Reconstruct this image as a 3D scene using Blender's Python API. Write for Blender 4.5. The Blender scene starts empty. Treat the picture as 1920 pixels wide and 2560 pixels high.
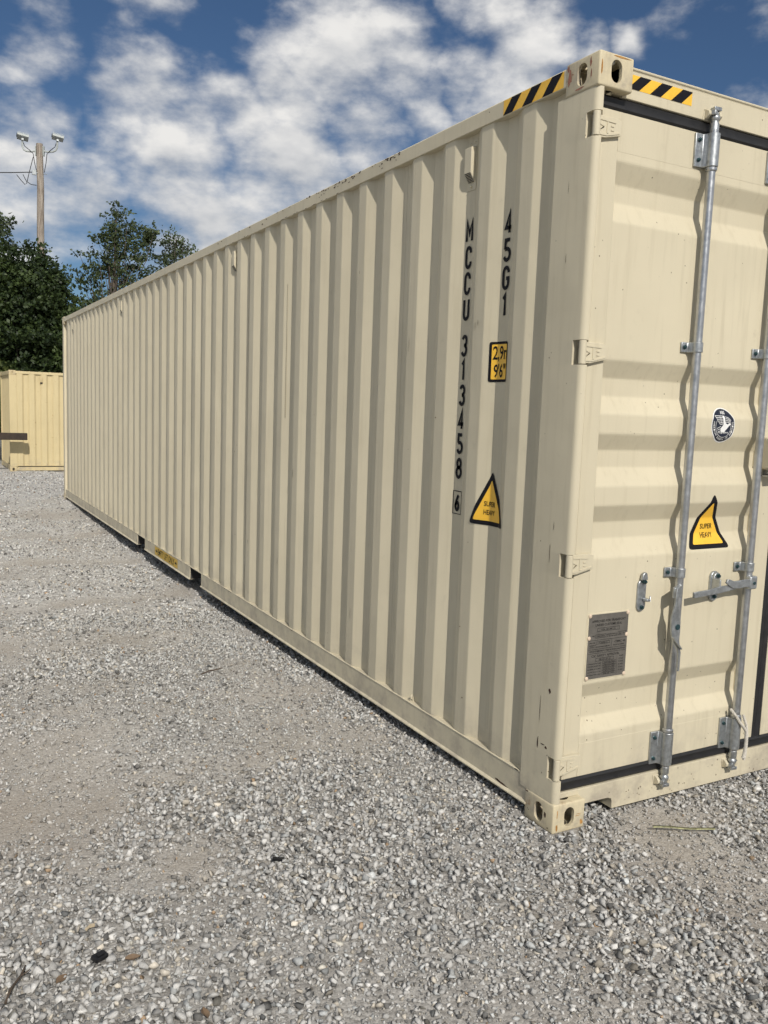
import bpy, bmesh, math, random
import numpy as np
from mathutils import Vector, Matrix

random.seed(7)
RNG = np.random.default_rng(11)
scene = bpy.context.scene
COL = scene.collection
R = math.radians

# ------------------------------------------------------------------ camera
cam = bpy.data.cameras.new('camera')
cam.sensor_fit = 'HORIZONTAL'
cam.sensor_width = 36.0
cam.lens = 40.1008
cam.clip_start = 0.05
cam.clip_end = 5000
cam_o = bpy.data.objects.new('camera', cam)
COL.objects.link(cam_o)
_m = Matrix(((0.876153, 0.026135, -0.481323), (-0.480731, 0.120692, -0.868522), (0.035393, 0.992346, 0.118308)))
cam_o.matrix_world = Matrix.Translation((-2.1406, -2.4235, 1.6175)) @ _m.to_4x4()
scene.camera = cam_o

# ------------------------------------------------------------------ light
SUN = Vector((-0.205, -1.0, 0.77)).normalized()
SKY_STRENGTH = 0.043
SUN_STRENGTH = 3.15
scene.view_settings.view_transform = 'Standard'
scene.view_settings.look = 'None'
scene.view_settings.exposure = 0.20
scene.view_settings.gamma = 1.0
scene.view_settings.use_curve_mapping = False
scene.cycles.max_bounces = 4
scene.cycles.use_adaptive_sampling = True
scene.cycles.adaptive_threshold = 0.035
scene.cycles.diffuse_bounces = 2
scene.cycles.glossy_bounces = 2
scene.cycles.transparent_max_bounces = 6

sun = bpy.data.lights.new('sun', 'SUN')
sun.energy = SUN_STRENGTH
sun.angle = R(0.53)
sun.color = (1.0, 0.943, 0.86)
sun_o = bpy.data.objects.new('sun', sun)
COL.objects.link(sun_o)
sun_o.rotation_euler = (-SUN).to_track_quat('-Z', 'Y').to_euler()
sun_o.location = (-8, -20, 20)

world = bpy.data.worlds.new('World')
scene.world = world
world.use_nodes = True
world.cycles.sampling_method = 'MANUAL'
world.cycles.sample_map_resolution = 256
W = world.node_tree
W.nodes.clear()


def wn(kind, **kw):
    n = W.nodes.new(kind)
    for k, v in kw.items():
        setattr(n, k, v)
    return n


def wl(a, b):
    W.links.new(a, b)


def wmath(op, a, b=None, c=None, clamp=False):
    n = wn('ShaderNodeMath', operation=op, use_clamp=clamp)
    for i, x in enumerate((a, b, c)):
        if x is None:
            continue
        if isinstance(x, (int, float)):
            n.inputs[i].default_value = x
        else:
            wl(x, n.inputs[i])
    return n.outputs[0]


def wvec(op, a, b=None):
    n = wn('ShaderNodeVectorMath', operation=op)
    for i, x in enumerate((a, b)):
        if x is None:
            continue
        if isinstance(x, (tuple, list)):
            n.inputs[i].default_value = x
        else:
            wl(x, n.inputs[i])
    return n


def wsmooth(x, a, b, lo=0.0, hi=1.0):
    n = wn('ShaderNodeMapRange', interpolation_type='SMOOTHSTEP')
    wl(x, n.inputs[0])
    n.inputs[1].default_value, n.inputs[2].default_value = a, b
    n.inputs[3].default_value, n.inputs[4].default_value = lo, hi
    return n.outputs[0]


def wnoise(vec, scale, detail, rough=0.55, dist=0.0):
    n = wn('ShaderNodeTexNoise')
    n.inputs['Scale'].default_value = scale
    n.inputs['Detail'].default_value = detail
    n.inputs['Roughness'].default_value = rough
    n.inputs['Distortion'].default_value = dist
    wl(vec, n.inputs['Vector'])
    return n


sky = wn('ShaderNodeTexSky', sky_type='NISHITA')
sky.sun_disc = False
sky.sun_elevation = math.asin(SUN.z)
sky.sun_rotation = math.atan2(SUN.x, SUN.y)
sky.air_density = 1.0
sky.dust_density = 0.15
sky.ozone_density = 3.0
bg_sky = wn('ShaderNodeBackground')
bg_sky.inputs[1].default_value = SKY_STRENGTH
wb = wn('ShaderNodeMix', data_type='RGBA', blend_type='MULTIPLY')   # camera white balance of the blue
wb.inputs['Factor'].default_value = 1.0
wl(sky.outputs[0], wb.inputs['A'])
wb.inputs['B'].default_value = (0.80, 0.96, 1.12, 1)
wl(wb.outputs['Result'], bg_sky.inputs[0])

# fair-weather clouds: masses given by direction and angular size, broken up by noise
CLOUDS = [(0.1222, 0.9336, 0.3368, 0.0397, 0.72), (0.0954, 0.9698, 0.2246, 0.0561, 0.8), (0.1317, 0.955, 0.2659, 0.0374, 0.62), (0.1601, 0.9662, 0.202, 0.0561, 0.78), (0.2171, 0.8965, 0.3863, 0.0327, 0.66), (0.2178, 0.9315, 0.2912, 0.0561, 0.92), (0.2596, 0.9315, 0.2547, 0.0701, 1), (0.3108, 0.9029, 0.297, 0.0608, 0.92), (0.3035, 0.93, 0.2073, 0.0655, 0.92), (0.3641, 0.8979, 0.2476, 0.0701, 0.95), (0.3459, 0.8801, 0.3253, 0.0608, 0.95), (0.3969, 0.8442, 0.3604, 0.0748, 1), (0.3959, 0.8265, 0.4002, 0.0514, 1), (0.4427, 0.817, 0.3694, 0.0514, 0.88), (0.4285, 0.8557, 0.29, 0.0608, 0.88), (0.4815, 0.8139, 0.3252, 0.0421, 0.75), (0.5237, 0.7538, 0.3969, 0.0397, 0.9), (0.5522, 0.7518, 0.3605, 0.0538, 1), (0.5197, 0.7823, 0.3435, 0.0351, 0.75), (0.6368, 0.678, 0.3672, 0.0257, 0.75), (0.6106, 0.7036, 0.3634, 0.021, 0.6), (0.107, 0.9817, 0.1573, 0.0561, 0.72), (0.2536, 0.9543, 0.1583, 0.0561, 0.66), (0.3471, 0.9217, 0.1733, 0.0561, 0.75), (0.6555, 0.6396, 0.4016, 0.0281, 0.15)]
geo = wn('ShaderNodeTexCoord')
D = geo.outputs['Generated']
warp = wnoise(D, 9.0, 3.0, 0.62)
wv = wvec('SUBTRACT', warp.outputs['Color'], (0.5, 0.5, 0.5))
ws = wn('ShaderNodeVectorMath', operation='SCALE')
wl(wv.outputs[0], ws.inputs[0])
ws.inputs['Scale'].default_value = 0.11
DW = wvec('ADD', D, ws.outputs[0]).outputs[0]
cov = None
for cx, cy, cz, cr, cw in CLOUDS:
    d = wvec('DISTANCE', DW, (cx, cy, cz)).outputs['Value']
    b = wsmooth(d, cr * 1.6, cr * 0.1, 0.0, cw)
    cov = b if cov is None else wmath('MAXIMUM', cov, b)
# rest of the sky: same broken cloud, unseen, its cover set for ambient fill
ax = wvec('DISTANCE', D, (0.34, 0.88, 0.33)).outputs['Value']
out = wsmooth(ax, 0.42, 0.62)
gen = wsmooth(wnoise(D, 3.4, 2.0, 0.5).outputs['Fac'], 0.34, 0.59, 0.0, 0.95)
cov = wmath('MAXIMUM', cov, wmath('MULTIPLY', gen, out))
st = wvec('MULTIPLY', D, (1.0, 1.0, 1.8)).outputs[0]
n1 = wnoise(st, 12.0, 6.0, 0.56).outputs['Fac']
sun_off = wvec('ADD', st, (SUN.x * 0.012, SUN.y * 0.004, 0.03)).outputs[0]
n2 = wnoise(sun_off, 12.0, 3.0, 0.52).outputs['Fac']
n3 = wnoise(st, 6.0, 2.0, 0.5).outputs['Fac']
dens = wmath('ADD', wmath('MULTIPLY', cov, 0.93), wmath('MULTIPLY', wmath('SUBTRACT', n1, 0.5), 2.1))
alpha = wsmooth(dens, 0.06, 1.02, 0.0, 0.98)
# sunlit tops, greyer undersides
lit = wmath('ADD', 0.60, wmath('MULTIPLY', wmath('SUBTRACT', n1, n2), 1.7))
lit = wmath('ADD', lit, wmath('MULTIPLY', wmath('SUBTRACT', n3, 0.5), 1.3))
elev = wn('ShaderNodeSeparateXYZ')
wl(D, elev.inputs[0])
lit = wmath('ADD', lit, wsmooth(elev.outputs['Z'], 0.14, 0.38, -0.10, 0.18), clamp=True)
cmix = wn('ShaderNodeMix', data_type='RGBA')
wl(lit, cmix.inputs['Factor'])
cmix.inputs['A'].default_value = (0.38, 0.41, 0.46, 1)
cmix.inputs['B'].default_value = (0.86, 0.845, 0.82, 1)
bg_cl = wn('ShaderNodeBackground')
wl(cmix.outputs['Result'], bg_cl.inputs[0])
bg_cl.inputs[1].default_value = 0.86
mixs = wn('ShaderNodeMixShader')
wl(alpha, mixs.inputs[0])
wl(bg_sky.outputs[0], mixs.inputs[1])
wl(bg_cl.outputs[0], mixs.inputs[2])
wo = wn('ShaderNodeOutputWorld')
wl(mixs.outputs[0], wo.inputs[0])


# ------------------------------------------------------------------ helpers
def tag(o, label=None, cat=None, group=None, kind=None):
    for k, v in (('label', label), ('category', cat), ('group', group), ('kind', kind)):
        if v:
            o[k] = v
    return o


def thing(name, label, cat, loc=(0, 0, 0), group=None):
    o = bpy.data.objects.new(name, None)
    COL.objects.link(o)
    o.empty_display_size = 0.2
    o.location = loc
    return tag(o, label, cat, group)


def link(name, me, mat, parent=None):
    o = bpy.data.objects.new(name, me)
    COL.objects.link(o)
    if mat is not None:
        me.materials.clear()
        me.materials.append(mat)
    if parent is not None:
        o.parent = parent
    return o


def arc(cx, cy, r, a0, a1, n):
    return [(cx + r * math.cos(R(a0 + (a1 - a0) * i / n)), cy + r * math.sin(R(a0 + (a1 - a0) * i / n))) for i in range(n + 1)]


class MB:
    """collects simple shapes and links them as one mesh object"""

    def __init__(self):
        self.v, self.f = [], []

    def add(self, vs, fs):
        k = len(self.v)
        self.v += [tuple(x) for x in vs]
        self.f += [tuple(i + k for i in f) for f in fs]
        return self

    def box(self, x0, x1, y0, y1, z0, z1):
        vs = [(x, y, z) for z in (z0, z1) for y in (y0, y1) for x in (x0, x1)]
        return self.add(vs, [(0, 2, 3, 1), (4, 5, 7, 6), (0, 1, 5, 4), (2, 6, 7, 3), (0, 4, 6, 2), (1, 3, 7, 5)])

    def prism(self, poly, axis, a0, a1):
        def P(p, a):
            return {'x': (a, p[0], p[1]), 'y': (p[0], a, p[1]), 'z': (p[0], p[1], a)}[axis]
        n = len(poly)
        vs = [P(p, a0) for p in poly] + [P(p, a1) for p in poly]
        fs = [tuple(range(n))[::-1], tuple(range(n, 2 * n))] + [(i, (i + 1) % n, n + (i + 1) % n, n + i) for i in range(n)]
        return self.add(vs, fs)

    def strip(self, pts, axis, a0, a1, seg=1):
        """an open profile swept along an axis"""
        def P(p, a):
            return {'x': (a, p[0], p[1]), 'y': (p[0], a, p[1]), 'z': (p[0], p[1], a)}[axis]
        n = len(pts)
        vs, fs = [], []
        for k in range(seg + 1):
            vs += [P(p, a0 + (a1 - a0) * k / seg) for p in pts]
        for k in range(seg):
            fs += [(k * n + i, k * n + i + 1, (k + 1) * n + i + 1, (k + 1) * n + i) for i in range(n - 1)]
        return self.add(vs, fs)

    def tube(self, pts, r, n=10, caps=True):
        pts = [Vector(p) for p in pts]
        rs = r if isinstance(r, (list, tuple)) else [r] * len(pts)
        vs, fs = [], []
        ref = None
        for i, p in enumerate(pts):
            t = (pts[min(i + 1, len(pts) - 1)] - pts[max(i - 1, 0)]).normalized()
            if ref is None:
                ref = Vector((0, 0, 1)) if abs(t.z) < 0.9 else Vector((1, 0, 0))
            u = (ref - t * ref.dot(t)).normalized()
            ref = u
            w = t.cross(u)
            vs += [p + (u * math.cos(2 * math.pi * k / n) + w * math.sin(2 * math.pi * k / n)) * rs[i] for k in range(n)]
        for i in range(len(pts) - 1):
            fs += [(i * n + k, i * n + (k + 1) % n, (i + 1) * n + (k + 1) % n, (i + 1) * n + k) for k in range(n)]
        if caps:
            fs += [tuple(range(n))[::-1], tuple(range((len(pts) - 1) * n, len(pts) * n))]
        return self.add(vs, fs)

    def cyl(self, c, axis, r, l0, l1, n=16):
        a = {'x': lambda t: (t, c[0], c[1]), 'y': lambda t: (c[0], t, c[1]), 'z': lambda t: (c[0], c[1], t)}[axis]
        return self.tube([a(l0), a(l1)], r, n)

    def ball(self, c, r, sx=1, sy=1, sz=1, seg=10, rings=6):
        vs, fs = [], []
        for i in range(rings + 1):
            th = math.pi * i / rings
            for k in range(seg):
                ph = 2 * math.pi * k / seg
                vs.append((c[0] + r * sx * math.sin(th) * math.cos(ph), c[1] + r * sy * math.sin(th) * math.sin(ph), c[2] + r * sz * math.cos(th)))
        for i in range(rings):
            fs += [(i * seg + k, (i + 1) * seg + k, (i + 1) * seg + (k + 1) % seg, i * seg + (k + 1) % seg) for k in range(seg)]
        return self.add(vs, fs)

    def mesh(self, name, smooth=True, fix=True, weld=False):
        me = bpy.data.meshes.new(name)
        me.from_pydata(self.v, [], self.f)
        if fix:
            bm = bmesh.new()
            bm.from_mesh(me)
            if weld:
                bmesh.ops.remove_doubles(bm, verts=bm.verts, dist=1e-5)
            bmesh.ops.recalc_face_normals(bm, faces=bm.faces)
            bm.to_mesh(me)
            bm.free()
        if smooth:
            me.shade_smooth()
            me.set_sharp_from_angle(angle=R(32))
        return me

    def build(self, name, mat, parent=None, bevel=0.0, segs=2, smooth=True, weld=False):
        o = link(name, self.mesh(name, smooth, True, weld), mat, parent)
        if bevel:
            b = o.modifiers.new('bevel', 'BEVEL')
            b.width = bevel
            b.segments = segs
            b.limit_method = 'ANGLE'
            b.angle_limit = R(40)
        return o


def bool_cut(base, cutters, name):
    """difference of closed meshes, returned as a new mesh"""
    o = bpy.data.objects.new('tmp', base)
    COL.objects.link(o)
    tmp = [o]
    for c in cutters:
        co = bpy.data.objects.new('tmp_cut', c)
        COL.objects.link(co)
        tmp.append(co)
        m = o.modifiers.new('b', 'BOOLEAN')
        m.operation = 'DIFFERENCE'
        m.solver = 'EXACT'
        m.object = co
    dg = bpy.context.evaluated_depsgraph_get()
    dg.update()
    me = bpy.data.meshes.new_from_object(o.evaluated_get(dg))
    me.name = name
    for t in tmp:
        bpy.data.objects.remove(t)
    return me


_font_cache = {}


def text_tris(s, h=1.0, w=None, align='CENTER'):
    """flat triangles of a printed string: cap height h, optional forced width w; origin bottom centre"""
    if s not in _font_cache:
        cu = bpy.data.curves.new('t', 'FONT')
        cu.body = s
        cu.size = 1.0
        cu.resolution_u = 3
        cu.offset = 0.014
        o = bpy.data.objects.new('tmp_text', cu)
        COL.objects.link(o)
        dg = bpy.context.evaluated_depsgraph_get()
        dg.update()
        me = bpy.data.meshes.new_from_object(o.evaluated_get(dg))
        vs = [(v.co.x, v.co.y) for v in me.vertices]
        fs = [tuple(p.vertices) for p in me.polygons]
        bpy.data.objects.remove(o)
        bpy.data.curves.remove(cu)
        bpy.data.meshes.remove(me)
        _font_cache[s] = (vs, fs)
    vs, fs = _font_cache[s]
    xs = [v[0] for v in vs]
    ys = [v[1] for v in vs]
    y0, y1, x0, x1 = min(ys), max(ys), min(xs), max(xs)
    sy = h / max(y1 - y0, 1e-6)
    sx = w / (x1 - x0) if w else sy
    cx = (x0 + x1) / 2 if align == 'CENTER' else x0
    return [((x - cx) * sx, (y - y0) * sy) for x, y in vs], fs


def flat_poly(poly):
    return list(poly), [tuple(range(len(poly)))]


def stroke(path, w, closed=False):
    """a pen stroke of width w along a polyline, as flat quads (round ends)"""
    P = [Vector(p) for p in path]
    n = len(P)
    L, Rr = [], []
    for i in range(n):
        a = P[(i - 1) % n] if (closed or i > 0) else P[i]
        b = P[(i + 1) % n] if (closed or i < n - 1) else P[i]
        t1 = (P[i] - a).normalized() if (P[i] - a).length > 1e-9 else None
        t2 = (b - P[i]).normalized() if (b - P[i]).length > 1e-9 else None
        t1 = t1 or t2
        t2 = t2 or t1
        t = (t1 + t2)
        t = t.normalized() if t.length > 1e-6 else t2
        nn = Vector((-t.y, t.x))
        k = w / 2 / max(0.45, nn.dot(Vector((-t2.y, t2.x))))
        L.append(P[i] + nn * k)
        Rr.append(P[i] - nn * k)
    vs = [tuple(p) for p in L] + [tuple(p) for p in Rr]
    m = n if closed else n - 1
    fs = [(i, n + i, n + (i + 1) % n, (i + 1) % n) for i in range(m)]
    return vs, fs


def decal(name, mat, parent, shapes, fn, cuts=(), cut_axis=0, grid=None):
    """flat shapes [(verts2d, faces)], folded onto a surface: fn(a, b) -> (x, y, z)"""
    me = bpy.data.meshes.new(name)
    bm = bmesh.new()
    for vs, fs in shapes:
        bv = [bm.verts.new((a, b, 0)) for a, b in vs]
        for f in fs:
            try:
                bm.faces.new([bv[i] for i in f])
            except ValueError:
                pass
    if cuts:
        bmesh.ops.triangulate(bm, faces=bm.faces)
    for c in cuts:
        co = (c, 0, 0) if cut_axis == 0 else (0, c, 0)
        no = (1, 0, 0) if cut_axis == 0 else (0, 1, 0)
        bmesh.ops.bisect_plane(bm, geom=list(bm.verts) + list(bm.edges) + list(bm.faces), plane_co=co, plane_no=no, dist=1e-6)
    for v in bm.verts:
        v.co = fn(v.co.x, v.co.y)
    bm.to_mesh(me)
    bm.free()
    return link(name, me, mat, parent)


# ------------------------------------------------------------------ materials
def new_mat(name):
    m = bpy.data.materials.new(name)
    m.use_nodes = True
    nt = m.node_tree
    return m, nt, nt.nodes['Principled BSDF']


def nd(nt, kind, **kw):
    n = nt.nodes.new(kind)
    for k, v in kw.items():
        setattr(n, k, v)
    return n


def noise_n(nt, vec, scale, detail=3, rough=0.5):
    n = nd(nt, 'ShaderNodeTexNoise')
    n.inputs['Scale'].default_value = scale
    n.inputs['Detail'].default_value = detail
    n.inputs['Roughness'].default_value = rough
    if vec is not None:
        nt.links.new(vec, n.inputs['Vector'])
    return n.outputs['Fac']


def maprange(nt, x, a, b, lo, hi, smooth=False):
    n = nd(nt, 'ShaderNodeMapRange')
    if smooth:
        n.interpolation_type = 'SMOOTHSTEP'
    nt.links.new(x, n.inputs[0])
    for i, v in enumerate((a, b, lo, hi)):
        n.inputs[i + 1].default_value = v
    return n.outputs[0]


def mixc(nt, fac, a, b):
    n = nd(nt, 'ShaderNodeMix', data_type='RGBA')
    for s, x in (('Factor', fac), ('A', a), ('B', b)):
        if isinstance(x, (tuple, list)):
            n.inputs[s].default_value = (*x[:3], 1)
        elif isinstance(x, (int, float)):
            n.inputs[s].default_value = x
        else:
            nt.links.new(x, n.inputs[s])
    return n.outputs['Result']


def mul(nt, a, b):
    n = nd(nt, 'ShaderNodeMath', operation='MULTIPLY')
    for i, x in enumerate((a, b)):
        if isinstance(x, (int, float)):
            n.inputs[i].default_value = x
        else:
            nt.links.new(x, n.inputs[i])
    return n.outputs[0]


def bump(nt, bsdf, h, strength, dist):
    b = nd(nt, 'ShaderNodeBump')
    b.inputs['Strength'].default_value = strength
    b.inputs['Distance'].default_value = dist
    nt.links.new(h, b.inputs['Height'])
    nt.links.new(b.outputs[0], bsdf.inputs['Normal'])


def paint(name, col, rough=0.52, specks=0.0, rust=0.0, dent=0.0):
    """container paint: slight fading, dust streaks, chips"""
    m, nt, bs = new_mat(name)
    co = nd(nt, 'ShaderNodeTexCoord').outputs['Object']
    mp = nd(nt, 'ShaderNodeMapping')
    mp.inputs['Scale'].default_value = (9, 9, 0.55)
    nt.links.new(co, mp.inputs[0])
    streak = noise_n(nt, mp.outputs[0], 4.0, 4, 0.6)
    cloud = noise_n(nt, co, 1.3, 4, 0.6)
    c = mixc(nt, maprange(nt, cloud, 0.3, 0.7, 0, 1), [x * 0.925 for x in col], [min(1, x * 1.04) for x in col])
    dust = (col[0] * 0.86, col[1] * 0.85, col[2] * 0.83)
    c = mixc(nt, maprange(nt, streak, 0.48, 0.78, 0, 0.75, True), c, dust)
    smud = noise_n(nt, co, 14.0, 5, 0.65)
    c = mixc(nt, maprange(nt, smud, 0.60, 0.80, 0, 0.35, True), c, [x * 0.72 for x in col])
    oi = nd(nt, 'ShaderNodeObjectInfo').outputs['Random']
    c = mixc(nt, maprange(nt, oi, 0, 1, 0, 0.16), c, [x * 0.78 for x in col])
    sx = nd(nt, 'ShaderNodeSeparateXYZ')
    nt.links.new(co, sx.inputs[0])
    mud = mul(nt, maprange(nt, sx.outputs['Z'], 0.03, 0.42, 0.75, 0.0, True), maprange(nt, noise_n(nt, co, 7.0, 6, 0.7), 0.40, 0.72, 0, 1, True))
    c = mixc(nt, mud, c, (0.33, 0.29, 0.235))
    if specks:
        v = nd(nt, 'ShaderNodeTexVoronoi')
        v.inputs['Scale'].default_value = 26
        nt.links.new(co, v.inputs['Vector'])
        gate = noise_n(nt, co, 5.0, 2)
        sp = mul(nt, maprange(nt, v.outputs['Distance'], 0.045, 0.10, 1, 0), maprange(nt, gate, 0.60 - 0.12 * specks, 0.66 - 0.12 * specks, 0, 0.85))
        c = mixc(nt, sp, c, (0.06, 0.045, 0.03))
    if rust:
        rn = noise_n(nt, co, 22.0, 6, 0.7)
        rg = noise_n(nt, co, 4.0, 2)
        rr = mul(nt, maprange(nt, rn, 0.62 - 0.08 * rust, 0.70, 0, 0.9, True), maprange(nt, rg, 0.45, 0.62, 0.1, 1))
        c = mixc(nt, rr, c, (0.24, 0.11, 0.035))
    nt.links.new(c, bs.inputs['Base Color'])
    nt.links.new(maprange(nt, smud, 0.3, 0.8, rough - 0.06, rough + 0.16), bs.inputs['Roughness'])
    bs.inputs['Specular IOR Level'].default_value = 0.25
    low = noise_n(nt, co, 2.6, 2)
    fine = noise_n(nt, co, 150.0, 2)
    ad = nd(nt, 'ShaderNodeMath', operation='MULTIPLY_ADD')
    nt.links.new(low, ad.inputs[0])
    ad.inputs[1].default_value = 22.0 + dent
    nt.links.new(fine, ad.inputs[2])
    bump(nt, bs, ad.outputs[0], 0.22, 0.0016)
    return m


def plain(name, col, rough=0.5, metal=0.0, var=0.1, scale=20, bmp=0.0, spec=0.5):
    m, nt, bs = new_mat(name)
    co = nd(nt, 'ShaderNodeTexCoord').outputs['Object']
    n = noise_n(nt, co, scale, 4, 0.6)
    nt.links.new(mixc(nt, maprange(nt, n, 0.3, 0.7, 0, 1), [x * (1 - var) for x in col], [min(1, x * (1 + var)) for x in col]), bs.inputs['Base Color'])
    nt.links.new(maprange(nt, n, 0.3, 0.7, max(0.05, rough - 0.08), min(1, rough + 0.08)), bs.inputs['Roughness'])
    bs.inputs['Metallic'].default_value = metal
    bs.inputs['Specular IOR Level'].default_value = spec
    if bmp:
        bump(nt, bs, n, bmp, 0.004)
    return m


CREAM = (0.607, 0.548, 0.405)
M = {}
M['paint'] = paint('cream_paint', CREAM)
M['door_paint'] = paint('cream_paint_door', CREAM, 0.54, specks=0.55)
M['sill_paint'] = paint('cream_paint_sill', CREAM, 0.45, specks=1.0)
M['cast_paint'] = paint('cream_paint_casting', (0.64, 0.56, 0.38), 0.5, rust=1.0, specks=0.4)
M['post_paint'] = paint('cream_paint_post', CREAM, 0.52, specks=0.2)
M['tan_paint'] = paint('tan_paint', (0.61, 0.51, 0.295), 0.5, rust=0.1)
M['tan_casting'] = paint('tan_paint_casting', (0.60, 0.49, 0.28), 0.5, rust=0.5)
M['rubber'] = plain('black_rubber', (0.012, 0.012, 0.013), 0.55, 0, 0.3, 30)
M['galv'] = plain('galvanised_steel', (0.47, 0.48, 0.49), 0.36, 0.9, 0.16, 38)
M['zinc'] = plain('zinc_bracket', (0.42, 0.44, 0.45), 0.42, 0.85, 0.22, 60)
M['bolt'] = plain('bolt_steel', (0.05, 0.10, 0.11), 0.35, 0.7, 0.3, 60)
M['dark_steel'] = plain('dark_steel', (0.045, 0.042, 0.038), 0.7, 0.0, 0.3, 12)
M['underfloor'] = plain('underfloor', (0.05, 0.043, 0.035), 0.85, 0, 0.3, 6)
M['ink'] = plain('black_print', (0.009, 0.009, 0.012), 0.6, 0, 0.2, 40, 0.0, 0.15)
M['navy'] = plain('navy_print', (0.008, 0.012, 0.028), 0.4, 0, 0.2, 40)
M['white'] = plain('white_print', (0.78, 0.78, 0.76), 0.45, 0, 0.05, 40)
M['yellow'] = plain('yellow_print', (0.86, 0.50, 0.045), 0.4, 0, 0.06, 18)
M['ochre'] = plain('ochre_print', (0.62, 0.40, 0.045), 0.5, 0, 0.15, 10)
M['plate'] = plain('etched_plate', (0.135, 0.125, 0.11), 0.5, 0.2, 0.15, 26)
M['plate_ink'] = plain('plate_print', (0.012, 0.011, 0.010), 0.5, 0, 0.2, 60)
M['rivet'] = plain('plate_rivet', (0.62, 0.50, 0.38), 0.5, 0, 0.15, 60)
M['chip'] = plain('bare_rust', (0.055, 0.026, 0.016), 0.85, 0, 0.5, 70)
M['rope'] = plain('white_rope', (0.52, 0.49, 0.43), 0.9, 0, 0.15, 120)
M['weld'] = plain('weld_bead', (0.30, 0.26, 0.18), 0.5, 0, 0.25, 60)

# ------------------------------------------------------------------ ground
def sstep(a, b, x):
    t = np.clip((x - a) / (b - a), 0, 1)
    return t * t * (3 - 2 * t)


_gx = [0.0, 0.9, 2.9, 4.9, 6.6, 7.7, 9.5, 11.0, 12.2, 15.0, 21.5, 40.0, 80.0]
_gz = [0.0, -0.006, -0.044, -0.064, -0.072, -0.066, -0.048, -0.012, 0.0, -0.06, -0.294, -0.42, -0.5]


def ground_z(x, y):
    x = np.asarray(x, float)
    y = np.asarray(y, float)
    z = np.interp(y, _gx, _gz)
    w = np.exp(-((x - 0.0) / 1.3) ** 2) * (y < 13) + (y >= 13)
    base = np.interp(y, [-5, 0, 12, 13, 21.5, 40, 80], [0, 0, 0, -0.0, -0.294, -0.42, -0.5])
    z = base + (z - base) * w
    und = (0.010 * np.sin(1.7 * x + 0.6 * y + 0.5) + 0.008 * np.sin(2.9 * y - 1.1 * x) + 0.006 * np.sin(5.3 * x + 3.7 * y + 1.0) + 0.003 * np.sin(11 * x - 8 * y))
    near_c = np.exp(-((x - 0.05) ** 2 + (y - 0.05) ** 2) / 0.25)
    # wheel ruts crossing the yard
    rut = 0.018 * np.exp(-((y - 6.75 - 0.12 * x) / 0.16) ** 2) + 0.016 * np.exp(-((y - 4.95 - 0.25 * x) / 0.17) ** 2) + 0.012 * np.exp(-((y - 8.6 - 0.1 * x) / 0.2) ** 2)
    pot = 0.012 * np.exp(-(((x + 1.70) / 0.42) ** 2 + ((y - 0.95) / 0.38) ** 2)) + 0.010 * np.exp(-(((x + 1.33) / 0.22) ** 2 + ((y - 0.42) / 0.2) ** 2))
    return z + und * (1 - near_c) - (rut + pot) * (x < -0.1)


def vnoise(x, y, seed=0):
    """smooth value noise for numpy coordinates"""
    r = np.random.default_rng(seed).random((64, 64))
    xi, yi = np.floor(x).astype(int), np.floor(y).astype(int)
    fx, fy = x - xi, y - yi
    fx, fy = fx * fx * (3 - 2 * fx), fy * fy * (3 - 2 * fy)
    a, b = r[xi % 64, yi % 64], r[(xi + 1) % 64, yi % 64]
    c, d = r[xi % 64, (yi + 1) % 64], r[(xi + 1) % 64, (yi + 1) % 64]
    return (a * (1 - fx) + b * fx) * (1 - fy) + (c * (1 - fx) + d * fx) * fy


def bare(x, y):
    """0 where gravel lies thick, 1 where packed dirt shows"""
    g = lambda cx, cy, sx, sy: np.exp(-(((x - cx) / sx) ** 2 + ((y - cy) / sy) ** 2))
    b = 1.0 * g(-1.80, 1.00, 0.44, 0.35) + 0.95 * g(-1.33, 0.42, 0.17, 0.15) + 0.55 * g(-1.55, 1.7, 0.5, 0.35) + 0.42 * g(-0.75, 1.2, 0.5, 0.18)
    b += 0.45 * g(-0.20, 1.15, 0.25, 0.25) + 0.4 * g(-1.6, 2.4, 0.5, 0.4) + 0.8 * g(0.48, -0.12, 0.28, 0.14) + 0.6 * g(0.36, -0.45, 0.2, 0.25)
    b += 0.7 * g(-0.78, 3.45, 0.4, 0.3) + 0.7 * g(-1.6, 3.5, 0.35, 0.35) + 0.5 * g(-0.47, -0.9, 0.18, 0.1) + 0.3 * g(-0.35, 2.2, 0.2, 0.6)
    b += (0.55 * np.exp(-((y - 6.75 - 0.12 * x) / 0.2) ** 2) + 0.55 * np.exp(-((y - 4.95 - 0.25 * x) / 0.2) ** 2) + 0.45 * np.exp(-((y - 8.6 - 0.1 * x) / 0.25) ** 2)) * (x < 0)
    n = vnoise(x * 1.9 + 40, y * 1.5 + 40, 3)
    n2 = vnoise(x * 6.1 + 40, y * 6.1 + 40, 4)
    b += np.clip((n - 0.66) * 1.3, 0, 0.45) * (y > 0.9)
    return np.clip(b + (n2 - 0.5) * 0.6 * (b > 0.12), 0, 1)


def axis_pts(a, b, step, far, n):
    mid = np.arange(a, b + 1e-6, step)
    g = np.geomspace(step, far, n)
    return np.concatenate([(a - np.cumsum(g))[::-1], mid, b + np.cumsum(g)])


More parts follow.
